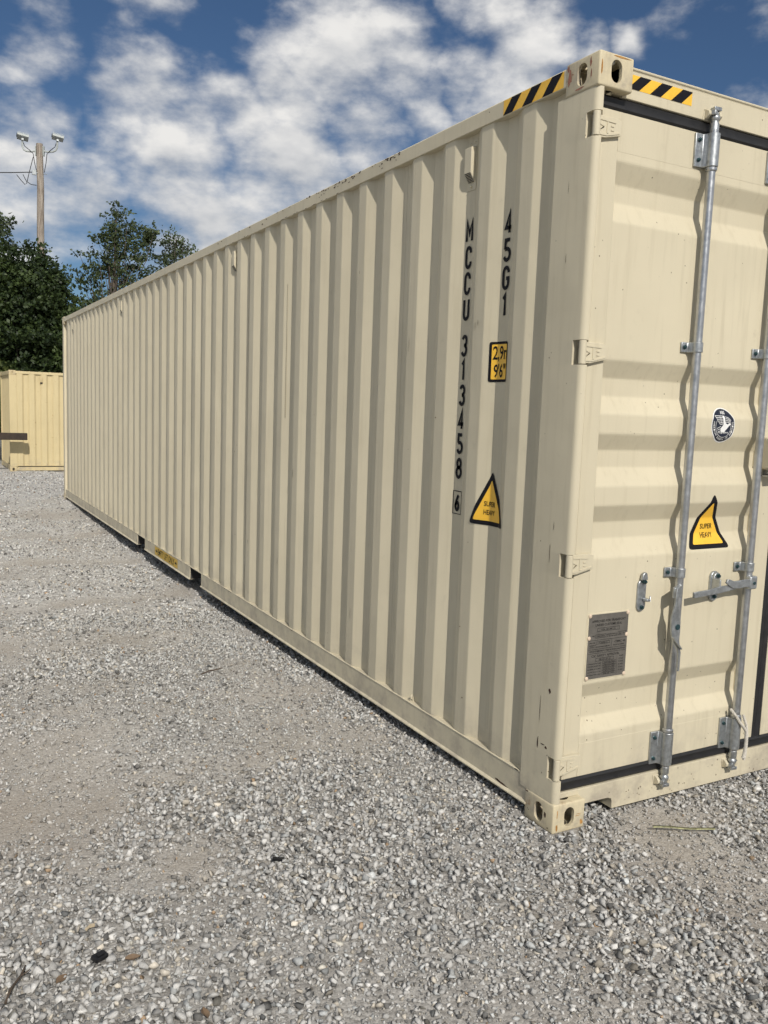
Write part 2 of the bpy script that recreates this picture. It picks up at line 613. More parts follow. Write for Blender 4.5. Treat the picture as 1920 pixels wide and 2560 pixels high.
gxs = axis_pts(-4.5, 4.0, 0.07, 120, 20)
gys = axis_pts(-3.0, 24.0, 0.09, 150, 20)
GX, GY = np.meshgrid(gxs, gys, indexing='ij')
GZ = ground_z(GX, GY)
nx, ny = GX.shape
me = bpy.data.meshes.new('ground')
idx = np.arange(nx * ny).reshape(nx, ny)
quads = np.stack([idx[:-1, :-1], idx[1:, :-1], idx[1:, 1:], idx[:-1, 1:]], -1).reshape(-1, 4)
me.from_pydata(np.stack([GX, GY, GZ], -1).reshape(-1, 3).tolist(), [], quads.tolist())
at = me.attributes.new('bare', 'FLOAT', 'POINT')
at.data.foreach_set('value', bare(GX, GY).reshape(-1).astype(np.float32))
at = me.attributes.new('thick', 'FLOAT', 'POINT')  # mask for the shade painted between close-lying near stones
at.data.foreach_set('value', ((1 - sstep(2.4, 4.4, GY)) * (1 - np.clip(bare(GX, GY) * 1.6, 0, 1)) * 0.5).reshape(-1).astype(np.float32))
me.shade_smooth()

gm, nt, bs = new_mat('gravel_ground')
co = nd(nt, 'ShaderNodeTexCoord').outputs['Object']
ba = nd(nt, 'ShaderNodeAttribute', attribute_name='bare').outputs['Fac']
vo = nd(nt, 'ShaderNodeTexVoronoi')
vo.inputs['Scale'].default_value = 75
nt.links.new(co, vo.inputs['Vector'])
vo2 = nd(nt, 'ShaderNodeTexVoronoi')
vo2.inputs['Scale'].default_value = 210
nt.links.new(co, vo2.inputs['Vector'])
sepc = nd(nt, 'ShaderNodeSeparateColor')
nt.links.new(vo.outputs['Color'], sepc.inputs[0])
sep2 = nd(nt, 'ShaderNodeSeparateColor')
nt.links.new(vo2.outputs['Color'], sep2.inputs[0])
big = noise_n(nt, co, 0.9, 5, 0.6)
stone = mixc(nt, sepc.outputs[0], (0.27, 0.262, 0.25), (0.66, 0.645, 0.61))
grit = mixc(nt, sep2.outputs[0], (0.17, 0.155, 0.135), (0.56, 0.525, 0.47))
dirt = mixc(nt, maprange(nt, noise_n(nt, co, 30, 6, 0.7), 0.3, 0.7, 0, 1), (0.27, 0.24, 0.20), (0.40, 0.365, 0.315))
grit = mixc(nt, 0.5, grit, dirt)
vary = maprange(nt, big, 0.35, 0.7, 0.0, 0.55)
c = mixc(nt, vary, stone, grit)
# shade between the loose near stones, painted dark into the ground colour
gap_shade = nd(nt, 'ShaderNodeAttribute', attribute_name='thick').outputs['Fac']
c = mixc(nt, gap_shade, c, mixc(nt, sep2.outputs[1], (0.09, 0.083, 0.074), (0.30, 0.285, 0.26)))
bb = nd(nt, 'ShaderNodeMath', operation='MULTIPLY', use_clamp=True)
nt.links.new(ba, bb.inputs[0])
bb.inputs[1].default_value = 1.1
c = mixc(nt, bb.outputs[0], c, grit)
# rust-brown stain and leaf litter towards the far corner
st_n = maprange(nt, noise_n(nt, co, 0.45, 5, 0.65), 0.52, 0.72, 0, 0.35, True)
c = mixc(nt, st_n, c, (0.25, 0.205, 0.165))
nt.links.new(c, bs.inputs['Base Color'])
bs.inputs['Roughness'].default_value = 0.92
bs.inputs['Specular IOR Level'].default_value = 0.2
ad = nd(nt, 'ShaderNodeMath', operation='MULTIPLY_ADD')
nt.links.new(maprange(nt, vo.outputs['Distance'], 0.0, 0.7, 1, 0), ad.inputs[0])
ad.inputs[1].default_value = 1.4
nt.links.new(maprange(nt, vo2.outputs['Distance'], 0.0, 0.7, 0.5, 0), ad.inputs[2])
bump(nt, bs, ad.outputs[0], 0.45, 0.004)
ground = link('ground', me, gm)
tag(ground, 'grey gravel yard with packed dirt patches', None, None, 'structure')


# loose stones: crushed limestone lying on the yard
def stone_templates(n, pts):
    T = []
    for i in range(n):
        bm = bmesh.new()
        p = RNG.normal(size=(pts, 3))
        p /= np.linalg.norm(p, axis=1)[:, None]
        p *= RNG.uniform(0.82, 1.08, (pts, 1))
        p *= np.array([1.0, RNG.uniform(0.62, 0.95), RNG.uniform(0.45, 0.8)])
        for q in p:
            bm.verts.new(q)
        r = bmesh.ops.convex_hull(bm, input=bm.verts)
        junk = [e for e in r['geom_interior'] if isinstance(e, bmesh.types.BMVert)]
        bmesh.ops.delete(bm, geom=junk, context='VERTS')
        bmesh.ops.triangulate(bm, faces=bm.faces)
        bm.verts.index_update()
        T.append((np.array([v.co[:] for v in bm.verts]), np.array([[v.index for v in f.verts] for f in bm.faces])))
        bm.free()
    return T


def rand_rot(n):
    q = RNG.normal(size=(n, 4))
    # mostly lying on a flat side: bias towards rotations about z
    q[:, 1:3] *= 0.35
    q /= np.linalg.norm(q, axis=1)[:, None]
    w, x, y, z = q.T
    return np.stack([1 - 2 * (y * y + z * z), 2 * (x * y - z * w), 2 * (x * z + y * w), 2 * (x * y + z * w), 1 - 2 * (x * x + z * z), 2 * (y * z - x * w), 2 * (x * z - y * w), 2 * (y * z + x * w), 1 - 2 * (x * x + y * y)], -1).reshape(n, 3, 3)


def stone_colours(n, bare_v, x, y):
    g = np.clip(RNG.normal(0.43, 0.105, n), 0.13, 0.72)
    dark = RNG.random(n) < 0.12
    g[dark] = RNG.uniform(0.10, 0.22, dark.sum())
    c = np.stack([g * 1.0, g * 0.988, g * 0.952], -1)
    blue = RNG.random(n) < 0.16
    c[blue] *= np.array([0.95, 0.99, 1.02])
    tan = RNG.random(n) < 0.10
    c[tan] *= np.array([1.04, 0.97, 0.86])
    br = RNG.random(n) < 0.006
    c[br] = np.array([0.36, 0.26, 0.17]) * RNG.uniform(0.6, 1.2, (br.sum(), 1))
    dusty = (0.30 * bare_v)[:, None]
    c = c * (1 - dusty) + np.array([0.40, 0.36, 0.31]) * dusty
    return np.concatenate([c, np.ones((n, 1))], 1)


def scatter(name, x0, x1, y0, y1, density, smin, smax, mean, T, cull, lift=0.15, label=None, tone=1.0):
    n = int((x1 - x0) * (y1 - y0) * density)
    x = RNG.uniform(x0, x1, n)
    y = RNG.uniform(y0, y1, n)
    bv = bare(x, y)
    keep = cull(x, y) & (RNG.random(n) > bv * (0.93 if mean > 0.005 else 0.2))
    # nothing inside the container's corner feet
    keep &= ~((x > -0.012) & (x < 0.175) & (y > -0.012) & (y < 0.19))
    x, y, bv = x[keep], y[keep], bv[keep]
    n = len(x)
    s = np.clip(RNG.lognormal(math.log(mean), 0.44, n), smin, smax) * (1 - 0.35 * bv)
    clump = vnoise(x * 3.1 + 10, y * 3.1 + 10, 8)
    s *= 0.8 + 0.45 * clump
    z = ground_z(x, y) + s * RNG.uniform(-0.12, 0.5 + lift, n)
    rot = rand_rot(n)
    colr = stone_colours(n, bv, x, y)
    colr[:, :3] *= tone
    tid = RNG.integers(0, len(T), n)
    V, F, Cc = [], [], []
    k = 0
    for t, (tv, tf) in enumerate(T):
        w = np.where(tid == t)[0]
        if not len(w):
            continue
        vv = np.einsum('nij,kj->nki', rot[w], tv) * s[w][:, None, None] + np.stack([x[w], y[w], z[w]], -1)[:, None, :]
        V.append(vv.reshape(-1, 3))
        ff = tf[None] + (np.arange(len(w)) * len(tv))[:, None, None] + k
        F.append(ff.reshape(-1, 3))
        Cc.append(np.repeat(colr[w], len(tv), 0))
        k += len(w) * len(tv)
    V, F, Cc = np.concatenate(V), np.concatenate(F), np.concatenate(Cc)
    me = bpy.data.meshes.new(name)
    me.vertices.add(len(V))
    me.vertices.foreach_set('co', V.astype(np.float32).ravel())
    me.loops.add(len(F) * 3)
    me.loops.foreach_set('vertex_index', F.astype(np.int32).ravel())
    me.polygons.add(len(F))
    me.polygons.foreach_set('loop_start', np.arange(0, len(F) * 3, 3, dtype=np.int32))
    me.update(calc_edges=True)
    ca = me.attributes.new('stone_col', 'FLOAT_COLOR', 'POINT')
    ca.data.foreach_set('color', Cc.astype(np.float32).ravel())
    o = link(name, me, M['stone'])
    tag(o, label, 'gravel', None, 'stuff')
    return len(F)


sm, nt, bs = new_mat('limestone')
ac = nd(nt, 'ShaderNodeAttribute', attribute_name='stone_col').outputs['Color']
co = nd(nt, 'ShaderNodeTexCoord').outputs['Object']
fn_ = noise_n(nt, co, 190, 4, 0.65)
dk = nd(nt, 'ShaderNodeMix', data_type='RGBA', blend_type='MULTIPLY')
dk.inputs['Factor'].default_value = 1.0
nt.links.new(ac, dk.inputs['A'])
nt.links.new(mixc(nt, maprange(nt, fn_, 0.3, 0.7, 0, 1), (0.80, 0.79, 0.77), (1.15, 1.15, 1.15)), dk.inputs['B'])
nt.links.new(dk.outputs['Result'], bs.inputs['Base Color'])
bs.inputs['Roughness'].default_value = 0.85
bs.inputs['Specular IOR Level'].default_value = 0.3
bump(nt, bs, fn_, 0.35, 0.002)
M['stone'] = sm

T_hi = stone_templates(30, 10)
T_lo = stone_templates(20, 8)
T_grit = stone_templates(12, 6)


def in_wedge(x, y, m=0.5):
    # ground the yard view can reach, with a margin for a step aside
    return (y > -1.9 + 0.0 * x) & (x > -3.1 - 0.02 * y) & ~((x > 0.45) & (y > 0.5))


tri = 0
tri += scatter('gravel', -2.6, 2.0, -1.35, 1.3, 6300, 0.004, 0.019, 0.0085, T_hi, lambda x, y: in_wedge(x, y), 0.35, 'loose grey crushed stones covering the nearest ground', 1.0)
tri += scatter('gravel', -2.8, 0.35, 1.3, 4.2, 5600, 0.0045, 0.018, 0.0088, T_lo, lambda x, y: in_wedge(x, y), 0.25, 'smaller grey stones strewn beside the long container wall', 1.08)
tri += scatter('gravel', -2.6, 1.6, -1.3, 3.2, 5000, 0.002, 0.0055, 0.0038, T_grit, lambda x, y: in_wedge(x, y) & ((bare(x, y) > 0.15) | (RNG.random(len(x)) < 0.25)), 0.2, 'fine pale grit scattered between the stones')
tri += scatter('gravel', -3.2, 0.3, 4.2, 10.0, 1050, 0.006, 0.020, 0.0115, T_lo, lambda x, y: in_wedge(x, y), 0.3, 'grey stones on the ground towards the far container end', 1.2)
tri += scatter('gravel', -3.4, 1.0, 10.0, 21.2, 260, 0.008, 0.026, 0.016, T_lo, lambda x, y: (x < 0.1) | (y > 12.4), 0.3, 'distant pale stones before the tan container', 1.2)
# thinner gravel round the edges of the yard, fading outwards
def skirt(x, y):
    core = (x > -2.55) & (x < 1.95) & (y > -1.3)
    core |= (x > -2.75) & (y > 1.3)
    d = np.maximum(np.maximum(-2.6 - x, x - 2.0), -1.35 - y)
    return ~core & (RNG.random(len(x)) < np.clip(1.15 - d / 2.4, 0, 1)) & ~((x > -0.05) & (x < 2.5) & (y > 0.05))


tri += scatter('gravel', -5.2, 4.6, -3.8, 6.0, 1600, 0.006, 0.020, 0.0115, T_grit, skirt, 0.3, 'grey stones thinning out round the edges of the yard', 1.05)
print('gravel triangles', tri)

# ------------------------------------------------------------------ the long cream container
CL, CW, CH = 12.192, 2.438, 2.896
box40 = thing('shipping_container', 'long cream corrugated steel shipping container standing on gravel, doors nearest', 'shipping container')

PITCH, Y0 = 0.2835, 0.353
XO, XI = 0.010, 0.040          # outer and inner sheet planes of the side
YEND = 12.075


def side_knots():
    k = [(0.150, XI), (Y0 - 0.068, XI)]
    i = 0
    while True:
        y = Y0 + PITCH * i
        if y + 0.147 > YEND - 0.05:
            break
        k += [(y, XO), (y + 0.081, XO), (y + 0.147, XI), (y + PITCH - 0.068, XI)]
        i += 1
    k[-1] = (YEND + 0.05, XI)
    return k


KN = side_knots()
_ky = [a for a, b in KN]
_kx = [b for a, b in KN]


def side_x(y):
    return float(np.interp(y, _ky, _kx))


def rounded(pts, r=0.006):
    """soften the folds of a sheet profile"""
    out = [pts[0]]
    for i in range(1, len(pts) - 1):
        a, b, c = Vector(pts[i - 1]), Vector(pts[i]), Vector(pts[i + 1])
        if (a - b).length < 1e-6 or (c - b).length < 1e-6:
            continue
        p = b + (a - b).normalized() * min(r, (a - b).length * 0.4)
        q = b + (c - b).normalized() * min(r, (c - b).length * 0.4)
        m = (p + q) * 0.25 + b * 0.5
        out += [tuple(p), tuple(m), tuple(q)]
    out.append(pts[-1])
    return out


# side sheets: pressed panels welded edge to edge, four folds each
def side_panels(flip):
    prof = [(x, y) for y, x in KN]
    start = 0
    b = [0.150]
    i = 3
    while True:
        y = Y0 + 0.147 + 0.034 + PITCH * i
        if y > YEND - 0.5:
            break
        b.append(y)
        i += 4
    b.append(YEND + 0.05)
    for k in range(len(b) - 1):
        ys = [y for y, x in KN if b[k] + 1e-4 < y < b[k + 1] - 1e-4]
        pts = [(side_x(b[k]), b[k] + 0.0006)] + [(side_x(y), y) for y in ys] + [(side_x(b[k + 1]), b[k + 1] - 0.0006)]
        pts = rounded(pts, 0.005)
        # sheets are never quite true: a few millimetres of wander
        wob = random.uniform(-0.0015, 0.0015)
        m = MB()
        if flip:
            pts = [(CW - x, y) for x, y in pts]
        else:
            pts = [(x + wob, y) for x, y in pts]
        m.strip(pts, 'z', 0.168, 2.822, 1)
        o = m.build('side_panel', M['paint'], box40, smooth=False)
        s = o.modifiers.new('sheet', 'SOLIDIFY')
        s.thickness = 0.002
        s.offset = 0


side_panels(False)
side_panels(True)

# welded seams that stand out on the sunlit folds
seam = MB()
ys = Y0 + PITCH * 9 - 0.030
for i in range(64):
    z = 1.55 + i * 0.0135
    seam.ball((side_x(ys) - 0.001, ys + 0.00006 * (i - 20) ** 1, z), 0.006, 0.45, 1.1, 0.75, 8, 4)
seam.build('weld_seam', M['weld'], box40)
seam2 = MB()
ys2 = Y0 + PITCH * 12 + 0.001
for i in range(26):
    seam2.ball((side_x(ys2), ys2, 1.62 + i * 0.011), 0.004, 0.5, 1.0, 1.6, 6, 4)
seam2.build('weld_seam', M['weld'], box40)

# rails
for flip in (False, True):
    X = (lambda x: CW - x) if flip else (lambda x: x)
    m = MB()
    m.prism([(X(0.002), 2.818), (X(0.062), 2.818), (X(0.062), 2.884), (X(0.008), 2.886), (X(0.002), 2.882)], 'y', 0.17, CL - 0.17)
    tr = m.build('top_rail', M['post_paint'], box40, 0.003)
    if not flip:
        top_rail = tr
    m = MB()
    m.box(*sorted((X(0.004), X(0.062))), 0.17, CL - 0.17, 0.1655, 0.1725)
    rail_top = m.build('rail_flange', M['post_paint'], box40, 0.0015, 1)
    for (a, b) in ((0.17, 4.65), (4.99, 6.68), (7.016, CL - 0.17)):
        m = MB()
        m.prism([(X(0.006), 0.1652), (X(0.006), 0.064), (X(-0.004), 0.058), (X(-0.004), 0.051), (X(0.050), 0.051), (X(0.050), 0.057), (X(0.013), 0.060), (X(0.013), 0.1652)], 'y', a, b)
        br_ = m.build('bottom_rail', M['post_paint'], box40, 0.001, 1)
        if not flip and a == 0.17:
            bottom_rail = br_
# fork pockets: boxed tunnels across the floor
for a, b in ((4.65, 4.99), (6.68, 7.016)):
    m = MB()
    m.box(0.012, CW - 0.012, a - 0.006, a, 0.055, 0.1650)
    m.box(0.012, CW - 0.012, b, b + 0.006, 0.055, 0.1650)
    m.box(0.012, CW - 0.012, a, b, 0.158, 0.1645)
    m.build('fork_pocket', M['dark_steel'], box40)
m = MB()
m.box(0.05, CW - 0.05, 0.15, CL - 0.15, 0.1745, 0.205)
m.build('floor', M['underfloor'], box40)
y = 0.6
while y < CL - 0.4:
    if not any(a - 0.1 < y < b + 0.1 for a, b in ((4.65, 4.99), (6.68, 7.016))):
        m = MB()
        m.box(0.052, CW - 0.052, y, y + 0.05, 0.056, 0.1640)
        m.build('cross_member', M['underfloor'], box40)
    y += 0.45

# roof
pts = []
y = 0.10
while y < CL - 0.12:
    pts += [(y, 2.880), (y + 0.09, 2.880), (y + 0.105, 2.862), (y + 0.194, 2.862)]
    y += 0.209
m = MB()
m.strip(pts, 'x', 0.058, CW - 0.058)
m.build('roof', M['paint'], box40)
# blind end wall
pts = []
x = 0.06
while x < CW - 0.2:
    pts += [(x, CL - 0.04), (x + 0.11, CL - 0.04), (x + 0.128, CL - 0.085), (x + 0.238, CL - 0.085)]
    x += 0.256
pts.append((CW - 0.06, CL - 0.04))
m = MB()
m.strip(pts, 'z', 0.16, 2.83)
m.build('end_wall', M['paint'], box40)
m = MB()
m.box(0.15, CW - 0.15, CL - 0.10, CL - 0.012, 2.79, 2.882)
m.build('end_rail', M['paint'], box40, 0.003)
m = MB()
m.box(0.15, CW - 0.15, CL - 0.10, CL - 0.012, 0.03, 0.165)
m.build('end_rail', M['paint'], box40, 0.003)

# corner castings
def capsule(w, h, n=10):
    r = min(w, h) / 2
    if h >= w:
        return arc(0, h / 2 - r, r, 0, 180, n) + arc(0, -(h / 2 - r), r, 180, 360, n)
    return arc(w / 2 - r, 0, r, -90, 90, n) + arc(-(w / 2 - r), 0, r, 90, 270, n)


def rounded_box_mesh(x0, x1, y0, y1, z0, z1, bev, name):
    m = MB().box(x0, x1, y0, y1, z0, z1)
    me = m.mesh(name, False)
    bm = bmesh.new()
    bm.from_mesh(me)
    bmesh.ops.bevel(bm, geom=list(bm.edges), offset=bev, segments=3, profile=0.5, affect='EDGES')
    bm.to_mesh(me)
    bm.free()
    return me


CX, CY, CZ = 0.162, 0.178, 0.118
base = rounded_box_mesh(0, CX, 0, CY, 0, CZ, 0.007, 'casting')
cav = MB().box(0.014, CX - 0.012, 0.014, CY - 0.012, 0.013, CZ - 0.013).mesh('cav', False)
h1 = MB().prism([(a + 0.089, b + 0.059) for a, b in capsule(0.052, 0.078)], 'x', -0.02, 0.03).mesh('h1', False)
h2 = MB().prism([(a + 0.081, b + 0.059) for a, b in capsule(0.050, 0.078)], 'y', -0.02, 0.03).mesh('h2', False)
h3 = MB().prism([(a + 0.081, b + 0.089) for a, b in capsule(0.0635, 0.124)], 'z', -0.02, 0.15).mesh('h3', False)
cast_me = bool_cut(base, [cav, h1, h2, h3], 'corner_casting')
cast_me.shade_smooth()
cast_me.set_sharp_from_angle(angle=R(35))
cast_me.materials.clear()
cast_me.materials.append(M['cast_paint'])


def mirrored(me, fx, fy, name):
    c = me.copy()
    c.name = name
    n = len(c.vertices)
    a = np.empty(n * 3, np.float32)
    c.vertices.foreach_get('co', a)
    a = a.reshape(-1, 3)
    if fx:
        a[:, 0] *= -1
    if fy:
        a[:, 1] *= -1
    c.vertices.foreach_set('co', a.ravel())
    if fx != fy:
        c.flip_normals()
    c.update()
    return c


cast_set = {(fx, fy): (mirrored(cast_me, fx, fy, 'corner_casting') if (fx or fy) else cast_me) for fx in (0, 1) for fy in (0, 1)}


def add_castings(parent, L, Wd, H, mats=None):
    for (fx, fy), me in cast_set.items():
        for z in (0, H - CZ):
            mm = me
            if mats:
                mm = me.copy()
                mm.materials.clear()
                mm.materials.append(mats)
            o = bpy.data.objects.new('corner_casting', mm)
            COL.objects.link(o)
            o.parent = parent
            o.location = (Wd if fx else 0, L if fy else 0, z)


add_castings(box40, CL, CW, CH)

# corner posts; the door posts are notched where the hinge pins sit
HZ = [(0.212, 0.297), (1.014, 1.100), (1.810, 1.896), (2.612, 2.696)]
full = [(0.003, 0.217), (0.003, 0.026)] + arc(0.025, 0.025, 0.022, 180, 270, 6)[1:] + [(0.031, 0.003), (0.034, 0.006), (0.034, 0.052), (0.062, 0.052), (0.062, 0.217)]
notch = [(0.003, 0.217), (0.003, 0.056), (0.062, 0.056), (0.062, 0.217)]
for flip in (False, True):
    P = (lambda q: [(CW - a, b) for a, b in q]) if flip else (lambda q: q)
    m = MB()
    z = 0.118
    for a, b in HZ:
        m.prism(P(full), 'z', z, a - 0.002)
        m.prism(P(notch), 'z', a - 0.002, b + 0.002)
        z = b + 0.002
    m.prism(P(full), 'z', z, 2.778)
    o = m.build('corner_post', M['post_paint'], box40)
    if not flip:
        near_post = o
    m = MB()
    q = [(0.003, CL - 0.115), (0.003, CL - 0.006), (0.10, CL - 0.006), (0.10, CL - 0.03), (0.04, CL - 0.03), (0.04, CL - 0.115)]
    m.prism(P(q), 'z', 0.118, 2.778)
    m.build('corner_post', M['post_paint'], box40, 0.003)

# header and sill
m = MB()
m.prism([(0.036, 2.773), (0.036, 2.872), (0.030, 2.876), (0.030, 2.883), (0.13, 2.883), (0.13, 2.773)], 'x', 0.150, CW - 0.150)
m.prism([(0.062, 2.745), (0.062, 2.7725), (0.13, 2.7725), (0.13, 2.745)], 'x', 0.062, CW - 0.062)
m.build('door_header', M['door_paint'], box40, 0.0025)
m = MB()
s0 = [(0.150, 0.0745), (0.315, 0.0745), (0.335, 0.068), (0.340, 0.055), (0.340, 0.024)]
poly = s0 + [(CW - a, b) for a, b in s0[::-1]] + [(CW - 0.150, 0.142), (0.150, 0.142)]
m.prism(poly, 'y', 0.036, 0.120)
m.prism([(0.062, 0.1185), (CW - 0.062, 0.1185), (CW - 0.062, 0.1425), (0.062, 0.1425)], 'y', 0.0385, 0.118)
m.build('door_sill', M['sill_paint'], box40, 0.002)

# rubber seals
m = MB()
m.prism([(0.047, 2.7725), (0.040, 2.764), (0.044, 2.750), (0.040, 2.735), (0.047, 2.7275), (0.075, 2.7275), (0.075, 2.7725)], 'x', 0.064, CW - 0.064)
m.build('door_seal', M['rubber'], box40)
m = MB()
m.prism([(0.047, 0.1905), (0.040, 0.182), (0.044, 0.168), (0.040, 0.153), (0.047, 0.1440), (0.075, 0.1440), (0.075, 0.1905)], 'x', 0.064, CW - 0.064)
m.build('door_seal', M['rubber'], box40)
m = MB()
m.prism([(1.1910, 0.048), (1.204, 0.043), (1.221, 0.050), (1.238, 0.043), (1.2510, 0.048), (1.2510, 0.08), (1.1910, 0.08)], 'z', 0.1760, 2.742)
m.build('door_seal', M['rubber'], box40)

# doors: stiles, rails and a pressed panel with five troughs
YD, YI = 0.0485, 0.0845
DK = [(0.327, YD), (0.361, YD), (0.419, YI), (0.506, YI), (0.572, YD), (1.072, YD), (1.145, YI), (1.212, YI), (1.280, YD), (1.354, YD), (1.426, YI), (1.494, YI), (1.558, YD), (1.632, YD), (1.700, YI), (1.770, YI), (1.838, YD), (2.340, YD), (2.417, YI), (2.483, YI), (2.557, YD), (2.588, YD)]
_dz = [a for a, b in DK]
_dy = [b for a, b in DK]


def door_y(z):
    return float(np.interp(z, _dz, _dy))


def door_panel_mesh(x0, x1):
    prof = rounded([(b, a) for a, b in DK], 0.006)
    return MB().strip(prof, 'x', x0, x1, 1)


doors = []
for flip in (False, True):
    X = (lambda x: CW - x) if flip else (lambda x: x)
    d = door_panel_mesh(*sorted((X(0.150), X(1.085)))).build('door', M['door_paint'], box40, smooth=False)
    s = d.modifiers.new('sheet', 'SOLIDIFY')
    s.thickness = 0.002
    doors.append(d)
    for x0, x1 in ((0.070, 0.1505), (1.0845, 1.1905)):
        MB().box(*sorted((X(x0), X(x1))), 0.0455, 0.095, 0.191, 2.727).build('door_stile', M['door_paint'], d, 0.003)
    for z0, z1 in ((2.587, 2.7268), (0.1912, 0.328)):
        MB().box(*sorted((X(0.1507), X(1.0843))), 0.0460, 0.093, z0, z1).build('door_rail', M['door_paint'], d, 0.002)
    # hinges: pin barrel in the post and a ribbed blade welded to the door
    for a, b in HZ:
        h = b - a
        zc = (a + b) / 2
        m = MB()
        m.cyl((X(0.0175), 0.0165), 'z', 0.0135, a, b, 18)
        out = [(0.022, a + 0.004), (0.070, a + 0.006), (0.148, a + 0.024), (0.150, b - 0.008), (0.12, b - 0.003), (0.022, b - 0.003)]
        m.prism([(X(p), q) for p, q in out], 'y', 0.030, 0.0450)
        hg = m.build('hinge', M['door_paint'], d, 0.002)
        m = MB()
        for rib in ([(0.030, b - 0.012), (0.122, b - 0.016), (0.120, b - 0.022), (0.030, b - 0.019)],
                    [(0.030, a + 0.012), (0.080, a + 0.014), (0.140, a + 0.029), (0.138, a + 0.034), (0.078, a + 0.021), (0.030, a + 0.019)],
                    [(0.078, a + 0.020), (0.084, a + 0.020), (0.084, b - 0.02), (0.078, b - 0.02)],
                    [(0.034, a + 0.022), (0.060, zc - 0.003), (0.066, zc), (0.060, zc - 0.0), (0.040, a + 0.020)],
                    [(0.034, b - 0.024), (0.060, zc + 0.008), (0.066, zc + 0.004), (0.058, zc + 0.002), (0.034, b - 0.031)],
                    [(0.098, zc - 0.008), (0.112, zc - 0.008), (0.112, zc - 0.004), (0.098, zc - 0.004)],
                    [(0.098, zc + 0.006), (0.112, zc + 0.006), (0.112, zc + 0.010), (0.098, zc + 0.010)]):
            m.prism([(X(p), q) for p, q in rib], 'y', 0.0275, 0.0310)
        m.build('hinge_rib', M['door_paint'], d)

# locking gear
RY = 0.012


def hex_bolt(mb, x, z, y=0.034, r=0.0085):
    mb.tube([(x, y + 0.008, z), (x, y - 0.004, z)], r, 6)
    mb.tube([(x, y - 0.004, z), (x, y - 0.009, z)], r * 0.55, 8)


def locking_rod(xr, side):
    s = side
    m = MB().cyl((xr, RY), 'z', 0.017, 0.150, 2.752, 20)
    rod = m.build('lock_rod', M['galv'], box40)
    # bearing brackets at both ends
    for z0, z1 in ((0.178, 0.318), (2.597, 2.722)):
        prof = [(xr - s * 0.068, 0.0455), (xr - s * 0.068, 0.036), (xr - s * 0.030, 0.034)]
        prof += [(xr - s * a, RY + b) for a, b in [(0.0245 * math.cos(R(t)), -0.0245 * math.sin(R(t))) for t in range(-20, 200, 22)]]
        prof += [(xr + s * 0.026, 0.0455)]
        m = MB().prism(prof, 'z', z0, z1)
        m.build('rod_bracket', M['zinc'], rod, 0.002)
        for zb in (z0 + 0.025, z1 - 0.025):
            m = MB()
            hex_bolt(m, xr - s * 0.050, zb)
            m.build('bolt', M['bolt'], rod)
        m = MB()
        zc = z1 if z0 < 1 else z0 - 0.016
        m.tube([(xr, RY, zc), (xr, RY, zc + 0.003), (xr, RY, zc + 0.013), (xr, RY, zc + 0.017)], [0.019, 0.0225, 0.0225, 0.019], 18)
        m.build('rod_collar', M['galv'], rod)
    # guide clamps
    for zc in (0.998, 1.908):
        prof = [(xr - s * 0.060, 0.0455), (xr - s * 0.060, 0.0375), (xr - s * 0.028, 0.0365)]
        prof += [(xr - s * a, RY + b) for a, b in [(0.0215 * math.cos(R(t)), -0.0215 * math.sin(R(t))) for t in range(-20, 200, 22)]]
        prof += [(xr + s * 0.024, 0.0455)]
        m = MB().prism(prof, 'z', zc - 0.020, zc + 0.020)
        m.build('rod_clamp', M['zinc'], rod, 0.0025)
        m = MB()
        hex_bolt(m, xr - s * 0.045, zc, 0.036)
        m.build('bolt', M['bolt'], rod)
    # cams: stepped end with two lobes
    for z0, sg in ((0.170, -1), (2.730, 1)):
        m = MB()
        m.tube([(xr, RY, z0), (xr, RY, z0 + sg * 0.028), (xr, RY, z0 + sg * 0.036), (xr, RY, z0 + sg * 0.046), (xr, RY, z0 + sg * 0.052), (xr, RY, z0 + sg * 0.060)], [0.0175, 0.0175, 0.013, 0.019, 0.019, 0.014], 16)
        zz = z0 + sg * 0.056
        for k, ang in enumerate((20, 200, 110)):
            c, sn = math.cos(R(ang)), math.sin(R(ang))
            w = 0.011
            L0 = 0.026 if k < 2 else 0.020
            poly = [(xr - w * sn, RY + w * c), (xr - w * sn + L0 * c, RY + w * c + L0 * sn), (xr + w * sn * 0.6 + L0 * c, RY - w * c * 0.6 + L0 * sn), (xr + w * sn, RY - w * c)]
            m.prism(poly, 'z', *sorted((zz, zz + sg * 0.018)))
        m.prism([(xr - 0.020, RY - 0.014), (xr + 0.016, RY - 0.017), (xr + 0.020, RY + 0.012), (xr - 0.012, RY + 0.016)], 'z', *sorted((zz + sg * 0.018, zz + sg * 0.032)))
        m.build('cam', M['zinc'], rod, 0.002)
        # keeper welded to header or sill
        m = MB()
        zk = z0 + sg * 0.062
        for sx in (-1, 1):
            x0 = xr + sx * 0.030
            m.prism([(0.0365, zk + sg * 0.022), (0.0365, zk - sg * 0.020), (0.020, zk - sg * 0.014), (0.008, zk - sg * 0.002), (0.010, zk + sg * 0.010), (0.024, zk + sg * 0.018)], 'x', x0 - 0.007, x0 + 0.007)
        m.prism([(xr - 0.044, zk - sg * 0.020), (xr + 0.044, zk - sg * 0.020), (xr + 0.036, zk + sg * 0.022), (xr - 0.036, zk + sg * 0.022)], 'y', 0.032, 0.0365)
        m.build('cam_keeper', M['door_paint'], rod, 0.003)
    return rod


rod_a = locking_rod(0.607, 1)
rod_b = locking_rod(1.029, 1)
locking_rod(CW - 0.607, -1)
locking_rod(CW - 1.029, -1)


